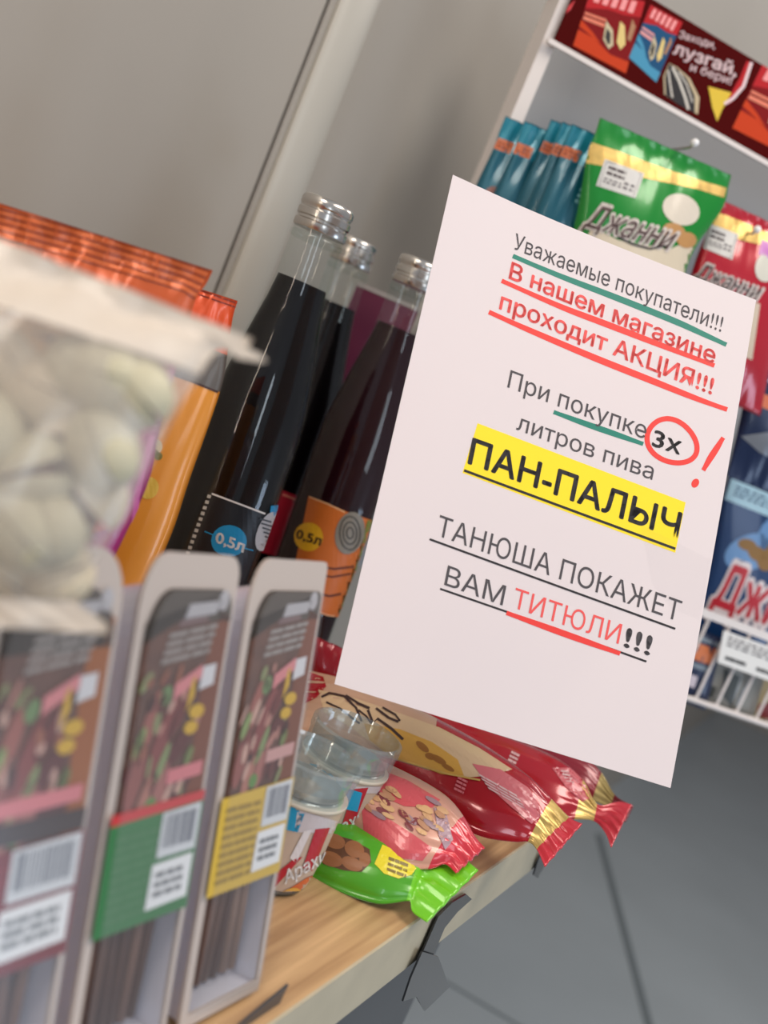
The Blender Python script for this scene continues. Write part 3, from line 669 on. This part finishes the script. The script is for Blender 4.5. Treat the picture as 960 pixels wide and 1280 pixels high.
# ------------------------------------------------------------------ snack bags lying on the counter
TA = R(32)
BN = UZ*math.cos(TA)-SD*math.sin(TA)          # their top sides tip towards the near end
def lying(s, w_, z): return sw(s, w_, z), BN
def crimp(): pass
GR2 = mat((112, 196, 34), .3, .05, coat=.4); GR3 = mat((74, 158, 24), .3, .05, coat=.4)
PNK = mat((204, 84, 92), .3, .05, coat=.4); RED2 = mat((176, 14, 34), .2, .1, coat=.7); RED3 = mat((206, 52, 66), .25, .1, coat=.5)
GOLDM = mat((210, 180, 108), .3, .5, noise=.15, nscale=120)
# green bag in front
p, n = lying(.150, .05, 1.014)
t = thing('snack_bag', 'green nut bag with a yellow patch lying at the counter edge beside the jars', 'snack bag', sw(.16, .05, 1.0))
o, s = pouch('pouch', p, n, [((372, 985), (340, 1062), .004, 1), ((395, 1000), (370, 1088), .012, 1), ((440, 1030), (415, 1111), .014, 1), ((490, 1052), (470, 1129), .013, 1), ((528, 1066), (508, 1126), .006, 0), ((541, 1066), (513, 1128), .0022, 0), ((568, 1066), (516, 1140), .0014, 0), ((598, 1088), (534, 1153), .0006, 0)], [GR2, GR3], t, wr=.0012)
s.prnt('clear_window', poly((405, 1040), (440, 1050), (462, 1062), (464, 1078), (452, 1090), (430, 1088), (404, 1080), (395, 1060)), mat((92, 56, 34), .4), t, 0, 6)
s.prnt('printed_nut', join(*[ell(x, y, a, b_, r) for x, y, a, b_, r in ((418, 1052, 14, 9, 20), (443, 1062, 13, 10, 30), (414, 1074, 15, 9, 20), (440, 1080, 14, 8, 25), (456, 1075, 7, 9, 0))]), mat((146, 94, 58), .4), t, 1, 5)
s.prnt('yellow_patch', poly((478, 1056), (504, 1068), (524, 1080), (514, 1094), (498, 1098), (480, 1092), (468, 1080)), mat((222, 206, 44), .3), t, 0, 6)
s.prnt('printed_letters', rows_of((486, 1070), (24, 9), (-3, 20), 2, 3, .9), mat((120, 100, 20), .4), t, 1, 6)
# pink nut bag over it
p, n = lying(.175, .05, 1.036)
t = thing('snack_bag', 'pink and red nut bag with a nut picture, lying on the green bag', 'snack bag', sw(.19, .05, 1.02))
o, s = pouch('pouch', p, n, [((425, 935), (380, 985), .003, 0), ((455, 945), (405, 1008), .012, 0), ((510, 970), (446, 1044), .015, 0), ((556, 996), (490, 1082), .014, 0), ((580, 1022), (535, 1086), .009, 1), ((594, 1046), (556, 1080), .004, 1), ((606, 1060), (570, 1092), .0006, 1)], [mat((204, 150, 130), .3, .05, coat=.4), RED3], t, wr=.002)
s.prnt('printed_panel', poly((470, 960), (510, 976), (550, 1000), (540, 1010), (505, 1008), (470, 992), (455, 985)), PNK, t, 0, 6)
s.prnt('printed_panel', poly((452, 1008), (480, 1020), (515, 1042), (540, 1060), (528, 1076), (495, 1072), (455, 1040)), PNK, t, 0, 6)
rn2 = random.Random(5)
for i in range(34):
    u, v_ = rn2.random(), rn2.random(); x, y = 452+u*104+v_*-6, 990+u*38+(v_-.5)*44
    s.prnt('printed_nut', ell(x, y, rn2.uniform(7, 12), rn2.uniform(2.6, 4), rn2.uniform(20, 50), 10), mat(rn2.choice(((198, 154, 112), (208, 166, 120), (176, 128, 96), (122, 52, 58), (150, 122, 130))), .4), t, 1+i % 4, 5)
s.prnt('printed_panel', poly((542, 1010), (556, 1012), (566, 1050), (556, 1062), (548, 1044)), mat((170, 140, 150), .3), t, 1, 6)
s.prnt('gold_edge', stroke([(446, 1049), (468, 1062), (490, 1078), (508, 1088)], 3), GOLD, t, 2, 6)
# cream and red bag
p, n = lying(.262, .05, 1.034)
t = thing('snack_bag', 'cream and red nut bag with dark script and a gold-and-red end', 'snack bag', sw(.27, .05, 1.0), 'gold-ended red nut bags')
o, s = pouch('pouch', p, n, [((380, 836), (350, 905), .002, 3), ((420, 848), (392, 925), .012, 3), ((480, 872), (462, 962), .018, 3), ((545, 902), (530, 1004), .019, 0), ((610, 938), (592, 1042), .018, 0), ((660, 972), (640, 1052), .013, 0), ((690, 1000), (660, 1052), .006, 1), ((712, 1022), (671, 1062), .0022, 2), ((728, 1030), (681, 1084), .0006, 2)], [RED2, GOLDM, RED3, mat((206, 166, 140), .3, .05, coat=.4)], t, wr=.0016)
s.prnt('red_side', poly((480, 946), (520, 958), (552, 969), (560, 1030), (530, 1010), (505, 992), (484, 975), (440, 945), (446, 930)), RED2, t, 1, 6)
s.prnt('red_corner', poly((380, 838), (404, 846), (408, 858), (396, 872), (380, 880)), RED2, t, 0, 6)
s.prnt('cream_panel', poly((398, 862), (440, 872), (500, 892), (550, 910), (600, 936), (640, 962), (612, 970), (585, 972), (560, 968), (520, 955), (484, 944), (440, 910), (405, 890)), mat((218, 188, 150), .3, coat=.4), t, 0, 6)
s.prnt('gold_picture', poly((455, 905), (500, 912), (540, 928), (572, 950), (580, 970), (552, 968), (515, 954), (484, 943), (462, 925)), mat((216, 166, 74), .35), t, 1, 6)
s.prnt('printed_nut', join(*[ell(x, y, a, b_, r) for x, y, a, b_, r in ((528, 934, 10, 4, 40), (548, 950, 11, 4, 30), (560, 960, 9, 3, 30), (538, 946, 7, 4, 20))]), mat((158, 104, 44), .4), t, 2, 5)
s.prnt('pink_panel', poly((590, 955), (625, 962), (660, 985), (672, 1004), (676, 1020), (664, 1030), (640, 1010), (612, 985)), mat((212, 108, 116), .3, coat=.4), t, 1, 6)
s.prnt('printed_lines', rows_of((596, 966), (48, 27), (16, 22), 3, 4, .9), mat((226, 190, 190), .4), t, 2, 6)
s.prnt('printed_script', join(stroke([(402, 872), (412, 867), (430, 871), (445, 885), (452, 902)], 3), stroke([(408, 878), (425, 886), (440, 898), (450, 905)], 2.6), stroke([(432, 870), (448, 880), (462, 886)], 3), stroke([(460, 888), (466, 904), (472, 899), (490, 912), (504, 925)], 3.4), stroke([(470, 886), (486, 898), (498, 903)], 3), stroke([(478, 885), (494, 894), (500, 902)], 2.4), stroke([(448, 888), (458, 896), (464, 905)], 2.4)), mat((62, 40, 40), .4), t, 2, 5)
s.prnt('gold_edge', stroke([(486, 945), (520, 956), (560, 968), (600, 976)], 2.2), GOLD, t, 3, 6)
s.prnt('printed_lines', rows_of((573, 970), (12, 6), (-6, 18), 2, 4, .9), mat((220, 120, 130), .4), t, 2, 6)
# further red bags
p, n = lying(.355, .03, 1.026)
t = thing('snack_bag', 'red nut bag with a gold and red end, behind the cream and red one', 'snack bag', sw(.37, .03, 1.0), 'gold-ended red nut bags')
o, s = pouch('pouch', p, n, [((520, 880), (500, 930), .003, 0), ((560, 895), (545, 950), .012, 0), ((612, 915), (600, 985), .016, 0), ((655, 932), (650, 1010), .016, 0), ((700, 952), (690, 1026), .012, 0), ((728, 975), (718, 1024), .006, 1), ((746, 1006), (742, 1026), .002, 2), ((772, 1002), (756, 1040), .0014, 2), ((790, 1006), (764, 1060), .0006, 2)], [RED2, GOLDM, RED3], t, wr=.0016)
s.prnt('printed_lines', rows_of((640, 938), (10, 5), (-6, 14), 2, 3, .9), mat((226, 190, 190), .4), t, 1, 6)
s.prnt('printed_panel', poly((690, 960), (712, 960), (732, 978), (738, 998), (728, 1002), (708, 985)), mat((206, 96, 104), .3, coat=.4), t, 0, 6)
s.prnt('printed_lines', rows_of((700, 962), (10, 2), (8, 16), 2, 4, .9), mat((226, 190, 190), .4), t, 1, 6)
p, n = lying(.425, .03, 1.024)
t = thing('snack_bag', 'dark red nut bag with an olive-gold waist, furthest along the counter edge', 'snack bag', sw(.43, .03, 1.0), 'gold-ended red nut bags')
o, s = pouch('pouch', p, n, [((590, 890), (560, 930), .003, 0), ((640, 905), (620, 950), .012, 0), ((690, 925), (680, 975), .013, 0), ((728, 945), (722, 990), .010, 0), ((752, 966), (740, 1000), .005, 1), ((768, 994), (762, 1010), .002, 2), ((792, 1008), (782, 1028), .0006, 2)], [mat((140, 20, 40), .25, .1, coat=.5), mat((176, 156, 100), .35, .4), mat((118, 22, 38), .3, .1, coat=.5)], t, wr=.0016)
# ------------------------------------------------------------------ nut jars
CLR = clear_mat('clear_plastic', (.90, .95, .96), .15, .16, (190, 200, 202), rough=.08, fres=False)
def JZ(p): return [(a, b_*1.3) for a, b_ in p]
def jar(x, y, label, h=.056, r=.0262):
    c = V((x, y, 1.0)); t = thing('nut_jar', label, 'jar', c, 'small clear jars of peanuts')
    g = MB().lathe(c, JZ([(.0001, 0), (r*.80, 0), (r*.89, .002), (r*.93, .007), (r*.97, .016), (r*.98, .036), (r*.96, .041), (r*.90, .0425)]), 44).build('jar_body', CLR, t, True)
    lab = MB().lathe(c, JZ([(r*.915, .0035), (r*.955, .0085), (r*.985, .016), (r*.998, .0398)]), 44)
    lab.f = lab.f[:-2]; lb = lab.build('label', mat((190, 168, 150), .4), t, True); s = Surf(lb, c, V((-x, -y, 0)))
    k = MB()
    l2 = [(r*.99, .041), (r*1.03, .0415), (r*1.03, .0505), (r*1.06, .0515), (r*1.06, .0555), (r*.98, .0562), (r*.95, .0545), (r*.94, .046), (.0005, .0455)]
    lid = k.lathe(c, JZ(l2), 48).build('lid', CLR, t, True); lid.data.set_sharp_from_angle(angle=R(50))
    MB().lathe(c, JZ([(r*1.0, .0395), (r*1.035, .040), (r*1.035, .0412), (r*1.0, .0417)]), 44).build('lid_ring', mat((206, 196, 178), .3), t, True)
    rnd = random.Random(int(x*1e4))
    for i in range(14):
        a = rnd.uniform(0, 6.28); q = r*.62*math.sqrt(rnd.random()); d1 = V((math.cos(a*3), math.sin(a*3), .2)); d1.normalize(); d2 = d1.cross(UZ).normalized()
        MB().ball(c+V((q*math.cos(a), q*math.sin(a), .008+.044*i/14)), d1*.0065, d2*.0042, d1.cross(d2)*.0042, 10, 6).build('peanut', mat((168, 112, 66), .5), t, True)
    MB().lathe(c, JZ([(r*.5, .0425), (r*.9, .0428), (r*.9, .0434), (.0005, .0434)]), 40).build('foil_seal', mat((142, 136, 126), .35, .2), t, True)
    return t, s
def jarprint(t, s, X, Y):
    def q(a, b_): return (X+a, Y+b_)     # X, Y: middle of the label's near side in the photograph
    s.prnt('blue_band', poly(q(-52, -56), q(-20, -50), q(-10, -46), q(-20, -20), q(-60, -28)), mat((24, 148, 190), .35), t, 0, 6)
    s.prnt('white_band', poly(q(-20, -48), q(48, -28), q(46, -18), q(-24, -20)), mat((196, 186, 188), .4), t, 0, 6)
    s.prnt('red_stripe', join(poly(q(2, -24), q(20, -26), q(-2, 28), q(-14, 24)), poly(q(-26, 14), q(-14, 10), q(-50, 50), q(-58, 40))), mat((176, 28, 44), .4), t, 1, 6)
    s.prnt('white_stripe', poly(q(-12, -22), q(-2, -24), q(-22, 18), q(-30, 12)), mat((216, 208, 208), .4), t, 1, 6)
    s.prnt('label_writing', text('Арахис', q(-36, 44), q(26, 10), (-3, -15), .02, .15), mat((226, 222, 220), .4), t, 2, 6)
    s.prnt('nut_picture', poly(q(-40, 56), q(-8, 36), q(18, 28), q(6, 48), q(-22, 66), q(-40, 66)), mat((206, 100, 54), .4), t, 1, 6)
    s.prnt('nut_picture', ell(*q(-30, 58), 14, 8, -25), mat((220, 168, 72), .4), t, 2, 6)
j1, js = jar(.016, .556, 'clear-lidded peanut jar with a blue and red label, nearer of the two jars'); jarprint(j1, js, 392, 1060)
j2, js = jar(.036, .618, 'clear-lidded peanut jar behind the other jar, beside the pink nut bag'); jarprint(j2, js, 440, 1010)
js.prnt('blue_band', poly((404, 976), (452, 990), (446, 1014), (400, 1003)), mat((24, 148, 190), .35), j2, 3, 6)
# ------------------------------------------------------------------ meat packs
PA = R(28); PS = V((math.sin(PA), math.cos(PA), 0)); PW = V((-PS.y, PS.x, 0)); LN = R(15.5)
PU = UZ*math.cos(LN)+PW*math.sin(LN); PN = PS.cross(PU); PB = onz(320, 1245, 1.0)
TRAY = mat((196, 184, 178), .35, alpha=.93); FLANGE = mat((186, 174, 166), .35); SIDE = mat((216, 218, 232), .22, alpha=.86, coat=.4)
FILM = clear_mat('clear_lidding', (.98, .98, .98), .08, .07, (206, 200, 200), rough=.2, fres=False)  # milky share stands in for the grey reflection washing over the prints
FLECK = [mat(c, .4) for c in ((176, 124, 112), (96, 48, 44), (198, 160, 146), (70, 36, 30), (134, 140, 96), (150, 92, 70))]
def pack(k, label, band, stripe, bandcol2, x0, chamfer):
    s1_ = -.0636*k; Wd = .0545
    def P(x, h, d=0): return PB+PS*(s1_-Wd+x)+PU*h+PN*d           # x across, h up, d towards the viewer
    t = thing('meat_pack', label, 'food pack', P(Wd/2, 0, -.01), 'sealed packs of meat sticks')
    cl, cr = chamfer; H = .193
    def inset(m, top, bot):
        a = [(m, bot)]; N_ = 6
        for q in range(N_+1):
            u = math.pi/2*q/N_; a.append((m+cl[0]*.9*(1-math.cos(u)), H-top-cl[1]*.9*(1-math.sin(u))))
        for q in range(N_+1):
            u = math.pi/2*q/N_; a.append((Wd-m*.55-cr[0]*.9*(1-math.sin(u)), H-top-cr[1]*.9*(1-math.cos(u))))
        return a+[(Wd-m*.55, bot)]
    out = inset(0, 0, .003)
    inn = inset(.0045, .013, .008); n_ = len(out)
    # flange: a ring with thickness
    m = MB(); vs = [P(*q, .0006) for q in out]+[P(*q, .0006) for q in inn]+[P(*q, -.0008) for q in out]+[P(*q, -.0008) for q in inn]
    fs = []
    for i in range(n_):
        j = (i+1) % n_
        fs += [(i, j, j+n_, i+n_), (i+2*n_, i+3*n_, j+3*n_, j+2*n_), (i, i+2*n_, j+2*n_, j), (i+n_, j+n_, j+3*n_, i+3*n_)]
    m.add(vs, fs).build('flange', FLANGE, t)
    # tray behind it
    m = MB(); a = inset(.0030, .010, .004); b_ = inset(.0055, .016, .008); D = -.022
    vs = [P(*q, -.0008) for q in a]+[P(*q, D) for q in b_]+[P(*q, -.0008) for q in inset(.0042, .0115, .006)]+[P(*q, D+.0012) for q in inset(.0065, .017, .009)]
    fs = [tuple(range(n_, 2*n_)), tuple(reversed(range(3*n_, 4*n_)))]
    for i in range(n_):
        j = (i+1) % n_; fs += [(i, i+n_, j+n_, j), (i+2*n_, j+2*n_, j+3*n_, i+3*n_), (i, j, j+2*n_, i+2*n_)]
    m.add(vs, fs).build('tray', SIDE, t)
    rnd = random.Random(k+3)
    for i in range(7):
        x = .0095+i*.0059; y1 = .150+rnd.uniform(-.012, .01); m = MB()
        m.tube([P(x+rnd.uniform(-.001, .001), .012, -.011), P(x+rnd.uniform(-.002, .002), .06, -.009), P(x+rnd.uniform(-.002, .002), .11, -.010), P(x, y1, -.011)], .0028, 8)
        m.build('meat_stick', mat(rnd.choice(((96, 66, 54), (118, 88, 76), (78, 50, 42), (140, 112, 98))), .45), t, True)
    lid = MB().add([P(*q, .0034) for q in inn], [tuple(range(n_))]).build('lidding_film', FILM, t)
    lay = [0]
    def pr(nm, sh, m_, L=0):
        v, f = sh; ff = []
        vs = [P(x, h, .0012+.00018*L) for x, h in v]
        for q in f:
            a_, b2, c_ = vs[q[0]], vs[q[1]], vs[q[2]]; ff.append(tuple(reversed(q)) if (b2-a_).cross(c_-a_).dot(PN) < 0 else q)
        obj(nm, vs, ff, m_, t)
    X = lambda u: .0045+u*(Wd-.0072)
    top = inset(.0045, .013, .096)
    pr('printed_film', poly(*top), mat((92, 62, 50), .4, noise=.25, nscale=120), 0)
    pr('printed_top', poly(*[q for q in inset(.0045, .013, .168)]), mat((78, 70, 62), .4), 1)
    pr('printed_side', poly((X(.80), .098), (X(1), .098), (X(1), .170), (X(.85), .172), (X(.76), .150)), mat((116, 62, 36), .4) if k < 2 else mat((150, 84, 28), .4), 1)
    pr('printed_logo', join(poly((X(.42), .169), (X(.80), .171), (X(.86), .176), (X(.46), .1745)), ell(X(.88), .176, .003, .004)), mat((172, 170, 174), .4), 2)
    pr('printed_logo', poly((X(.36), .166), (X(.70), .168), (X(.72), .170), (X(.38), .1685)), mat((120, 96, 96), .4), 2)
    pr('printed_text', rows_of((X(.22), .152), (.027, .0035), (.003, .0125), 3, 4, .9), mat((150, 144, 140), .5), 2)
    for x, h, a_, b2, r, c_ in ((.2, .13, .0035, .014, -14, (150, 88, 78)), (.38, .125, .004, .016, -20, (128, 62, 58)), (.14, .112, .004, .013, -10, (140, 80, 72)), (.56, .135, .003, .012, -28, (104, 44, 40)), (.60, .122, .004, .012, -40, (88, 36, 32)), (.45, .107, .0035, .010, -12, (158, 100, 92)), (.68, .108, .005, .008, -60, (78, 34, 30)), (.28, .103, .003, .009, -18, (168, 112, 98))):
        pr('printed_meat', ell(X(x), h, a_, b2, r), mat(c_, .4), 3)
    for i in range(46):
        x, h = rnd.uniform(.03, .78), rnd.uniform(.100, .148)
        pr('printed_meat_fleck', ell(X(x), h, rnd.uniform(.0008, .002), rnd.uniform(.002, .006), rnd.uniform(-40, 5), 8), FLECK[rnd.randrange(len(FLECK))], 4) if i < 24 else None
    for x, h, a_, b2, c_ in ((.34, .141, .003, .004, (104, 132, 84)), (.42, .116, .0018, .008, (128, 146, 96)), (.12, .125, .002, .006, (130, 150, 90)), (.36, .101, .003, .003, (92, 134, 66)), (.74, .117, .002, .004, (110, 122, 70))):
        pr('printed_herb', ell(X(x), h, a_, b2, -20), mat(c_, .4), 4)
    pr('printed_cup', poly((X(.72), .142), (X(.90), .144), (X(.90), .152), (X(.74), .151)), mat((206, 206, 210), .4), 5)
    pr('printed_mustard', join(ell(X(.74), .134, .0045, .0028), ell(X(.70), .128, .004, .0026), poly((X(.60), .134), (X(.68), .140), (X(.66), .148), (X(.62), .146))), mat((204, 164, 38), .4), 5)
    pr('printed_banner', poly((X(.42), .139), (X(.74), .147), (X(.73), .152), (X(.42), .145)), mat((206, 128, 132), .4), 5)
    pr('printed_banner', poly((X(.50 if k < 2 else -.0), .1075), (X(.93), .109), (X(.93), .1145), (X(.50 if k < 2 else 0), .113)), mat((206, 120, 126), .4) if k != 0 else mat((196, 150, 146), .4), 5)
    if k == 2: pr('printed_dark_band', poly((X(0), .099), (X(1), .099), (X(1), .106), (X(0), .106)), mat((52, 34, 28), .4), 5)  # dark brown band just above the paper band
    # paper band
    pr('paper_band', poly((X(-.06), .0565), (X(1.02), .0565), (X(1.02), .0985), (X(-.06), .0965)), band, 6)
    if stripe: pr('paper_band_stripe', poly((X(-.06), .0965), (X(1.02), .0985), (X(1.02), .1025), (X(-.06), .1005)), stripe, 6)
    pr('paper_band_text', rows_of((X(.02), .060), (.024, 0), (0, .033), 3, 9, .9), bandcol2, 7)
    pr('white_sticker', poly((X(x0), .080), (X(.99), .080), (X(.99), .098), (X(x0), .097)), mat((206, 210, 214), .4), 8)
    pr('barcode', bars((X(x0+.04), .0835), ((.92-x0)*.0455, 0), (0, .0125), 15), mat((128, 132, 142), .5), 9)
    pr('white_sticker', poly((X(x0-.04), .061), (X(.98), .0615), (X(.98), .0785), (X(x0-.03), .078)), mat((226, 228, 230), .4), 8)
    pr('sticker_text', rows_of((X(x0+.02), .0645), ((.88-x0)*.0455, 0), (0, .011), 3, 3, .85), mat((120, 124, 128), .5), 9)
    return t
pack(0, 'meat pack with a yellow paper band, the right-hand one beside the jars', mat((206, 172, 62), .5), None, mat((150, 122, 40), .5), .58, ((.012, .022), (.003, .004)))
pack(1, 'meat pack with a green paper band and red stripe, middle of the three packs', mat((48, 116, 62), .5), mat((196, 48, 50), .5), mat((66, 122, 76), .5), .52, ((.013, .022), (.008, .010)))
pack(2, 'meat pack with a dark red paper band, under the bag of nuts', mat((116, 16, 26), .5), None, mat((132, 30, 40), .5), .36, ((.016, .024), (.016, .022)))
# ------------------------------------------------------------------ bag of nuts close to the camera
NP = at(90, 560, .305); NNn = (-FW+RC*.10).normalized()
nbag = thing('nut_bag', 'clear pouch of pale pistachio nuts with milky seals, closest to the camera', 'nut bag', at(60, 770, .305))
FILMB = clear_mat('pouch_film', (.97, .97, .96), .05, .28, (222, 214, 208), rough=.2, fres=False); SEAL = mat((216, 205, 192), .4, alpha=.94, coat=.2)
rows = [((-260, 196), (316, 424), .0006, 0), ((-270, 218), (300, 442), .001, 0), ((-280, 260), (272, 440), .005, 0), ((-290, 300), (250, 468), .013, 1), ((-310, 400), (214, 528), .018, 1), ((-330, 500), (176, 606), .019, 1), ((-350, 600), (136, 680), .017, 1), ((-365, 680), (98, 730), .009, 1), ((-370, 725), (96, 752), .002, 0), ((-380, 745), (132, 778), .0010, 0), ((-390, 765), (134, 792), .0005, 0)]
o, s = pouch('film', NP, NNn, rows, [SEAL, FILMB], nbag, nu=40, wr=.0012, back=.9)
MB().prism([onplane(*q, NP+NNn*.0012, NNn) for q in ((262, 418), (300, 430), (326, 444), (334, 452), (322, 452), (296, 448))], NNn*.0006).build('film_tip', SEAL, nbag)
rnd = random.Random(11); U_, V_ = RC, UC
SHELL = mat((204, 190, 164), .5, noise=.08, nscale=300); SHELLS = [SHELL, mat((190, 184, 158), .5, noise=.08, nscale=300), mat((186, 150, 104), .5, noise=.1, nscale=300)]; KERN = mat((96, 58, 46), .5); HALF = mat((190, 176, 146), .55)
spots = [(62, 488, 25), (-20, 540, 70), (36, 392, -30), (100, 462, 40), (140, 505, 80), (40, 592, -12), (-40, 440, 10), (128, 560, 70), (100, 620, 60), (30, 664, 50), (70, 720, -20), (-30, 640, 0), (0, 712, 40), (-60, 720, 20), (60, 424, 25), (168, 486, 50), (-90, 520, 60), (-110, 620, 10), (-90, 400, -20), (130, 470, 15), (84, 550, 10), (-140, 460, 40), (-150, 560, 70), (-130, 690, 30), (20, 450, 60), (66, 660, 80)] + [(-110+(q % 5)*58+(q//5)*-16, 400+(q//5)*58+(q % 5)*16, q*37) for q in range(25)]
for i, (x, y, ang) in enumerate(spots):
    d = rnd.uniform(-.002, .002)+(.0005 if i % 2 else -.006) if i < 26 else -.012; c = onplane(x, y, NP+NNn*d, NNn); a_ = R(-ang)
    ax = U_*math.cos(a_)+V_*math.sin(a_); ay = -U_*math.sin(a_)+V_*math.cos(a_); az = NNn; k = rnd.uniform(.85, 1.05) if i else 1.22
    nt_ = MB().ball(c, ax*.0088*k, ay*.0075*k, az*.0062*k, 14, 8).build('pistachio_kernel', KERN, nbag, True)
    for sgn_ in (1, -1):      # two half shells gaping along one side
        op = (.0024 if i % 3 == 2 else .0004)*k*sgn_; vs = []; fs = []; nu_, nv_ = 14, 7
        for j in range(nv_+1):
            th = (math.pi*.5)*(j/nv_)
            for q in range(nu_):
                u = 2*math.pi*q/nu_
                L = V((math.cos(u)*math.cos(th)*.0128*k, math.sin(th)*sgn_*.0104*k+op*(.35+.9*max(0, math.cos(u))), math.sin(u)*math.cos(th)*.0095*k))
                vs.append(c+ax*L.x+ay*L.y+az*L.z)
        for j in range(nv_):
            for q in range(nu_): fs.append((j*nu_+q, j*nu_+(q+1) % nu_, (j+1)*nu_+(q+1) % nu_, (j+1)*nu_+q))
        obj('pistachio_shell', vs, fs, SHELLS[2 if y < 446 else (i*7) % 2], nbag, None, True)
# ------------------------------------------------------------------ black price strips on the counter edge
BLKP = mat((30, 31, 34), .22, coat=.5)
def strip(label, px, woff, th=.0012, base=None):
    p = sw(0, woff, 1.0); q = [onplane(x, y, p, -WD) for x, y in px]
    t = thing('price_strip', label, 'price strip', mean(q), 'black price strips on the counter edge'); return t, q, p
t, q, p = strip('black plastic strip with a notched tag hanging off the counter edge below the green bag', [(583, 1118), (566, 1128), (548, 1146), (526, 1196), (540, 1198), (556, 1160), (572, 1140), (590, 1124)], -.003)
MB().prism(q, WD*.0012).build('strip', BLKP, t)
tg = [onplane(x, y, p-WD*.002, -WD) for x, y in ((528, 1190), (548, 1196), (562, 1234), (531, 1264), (521, 1246), (504, 1252), (514, 1222))]
MB().prism(tg, WD*.0012).build('tag', mat((44, 45, 48), .2, coat=.6), t)
t, q, p = strip('dark pointed strip end standing in front of the yellow-banded meat pack', [(361, 1231), (350, 1254), (341, 1290), (296, 1296), (300, 1282)], .006)
MB().prism(q, WD*.0012).build('strip', mat((58, 58, 62), .35), t)
t, q, p = strip('short dark strip tip under the red and gold bag end', [(676, 1066), (681, 1082), (672, 1098), (667, 1094)], -.003)
MB().prism(q, WD*.0012).build('strip', BLKP, t)
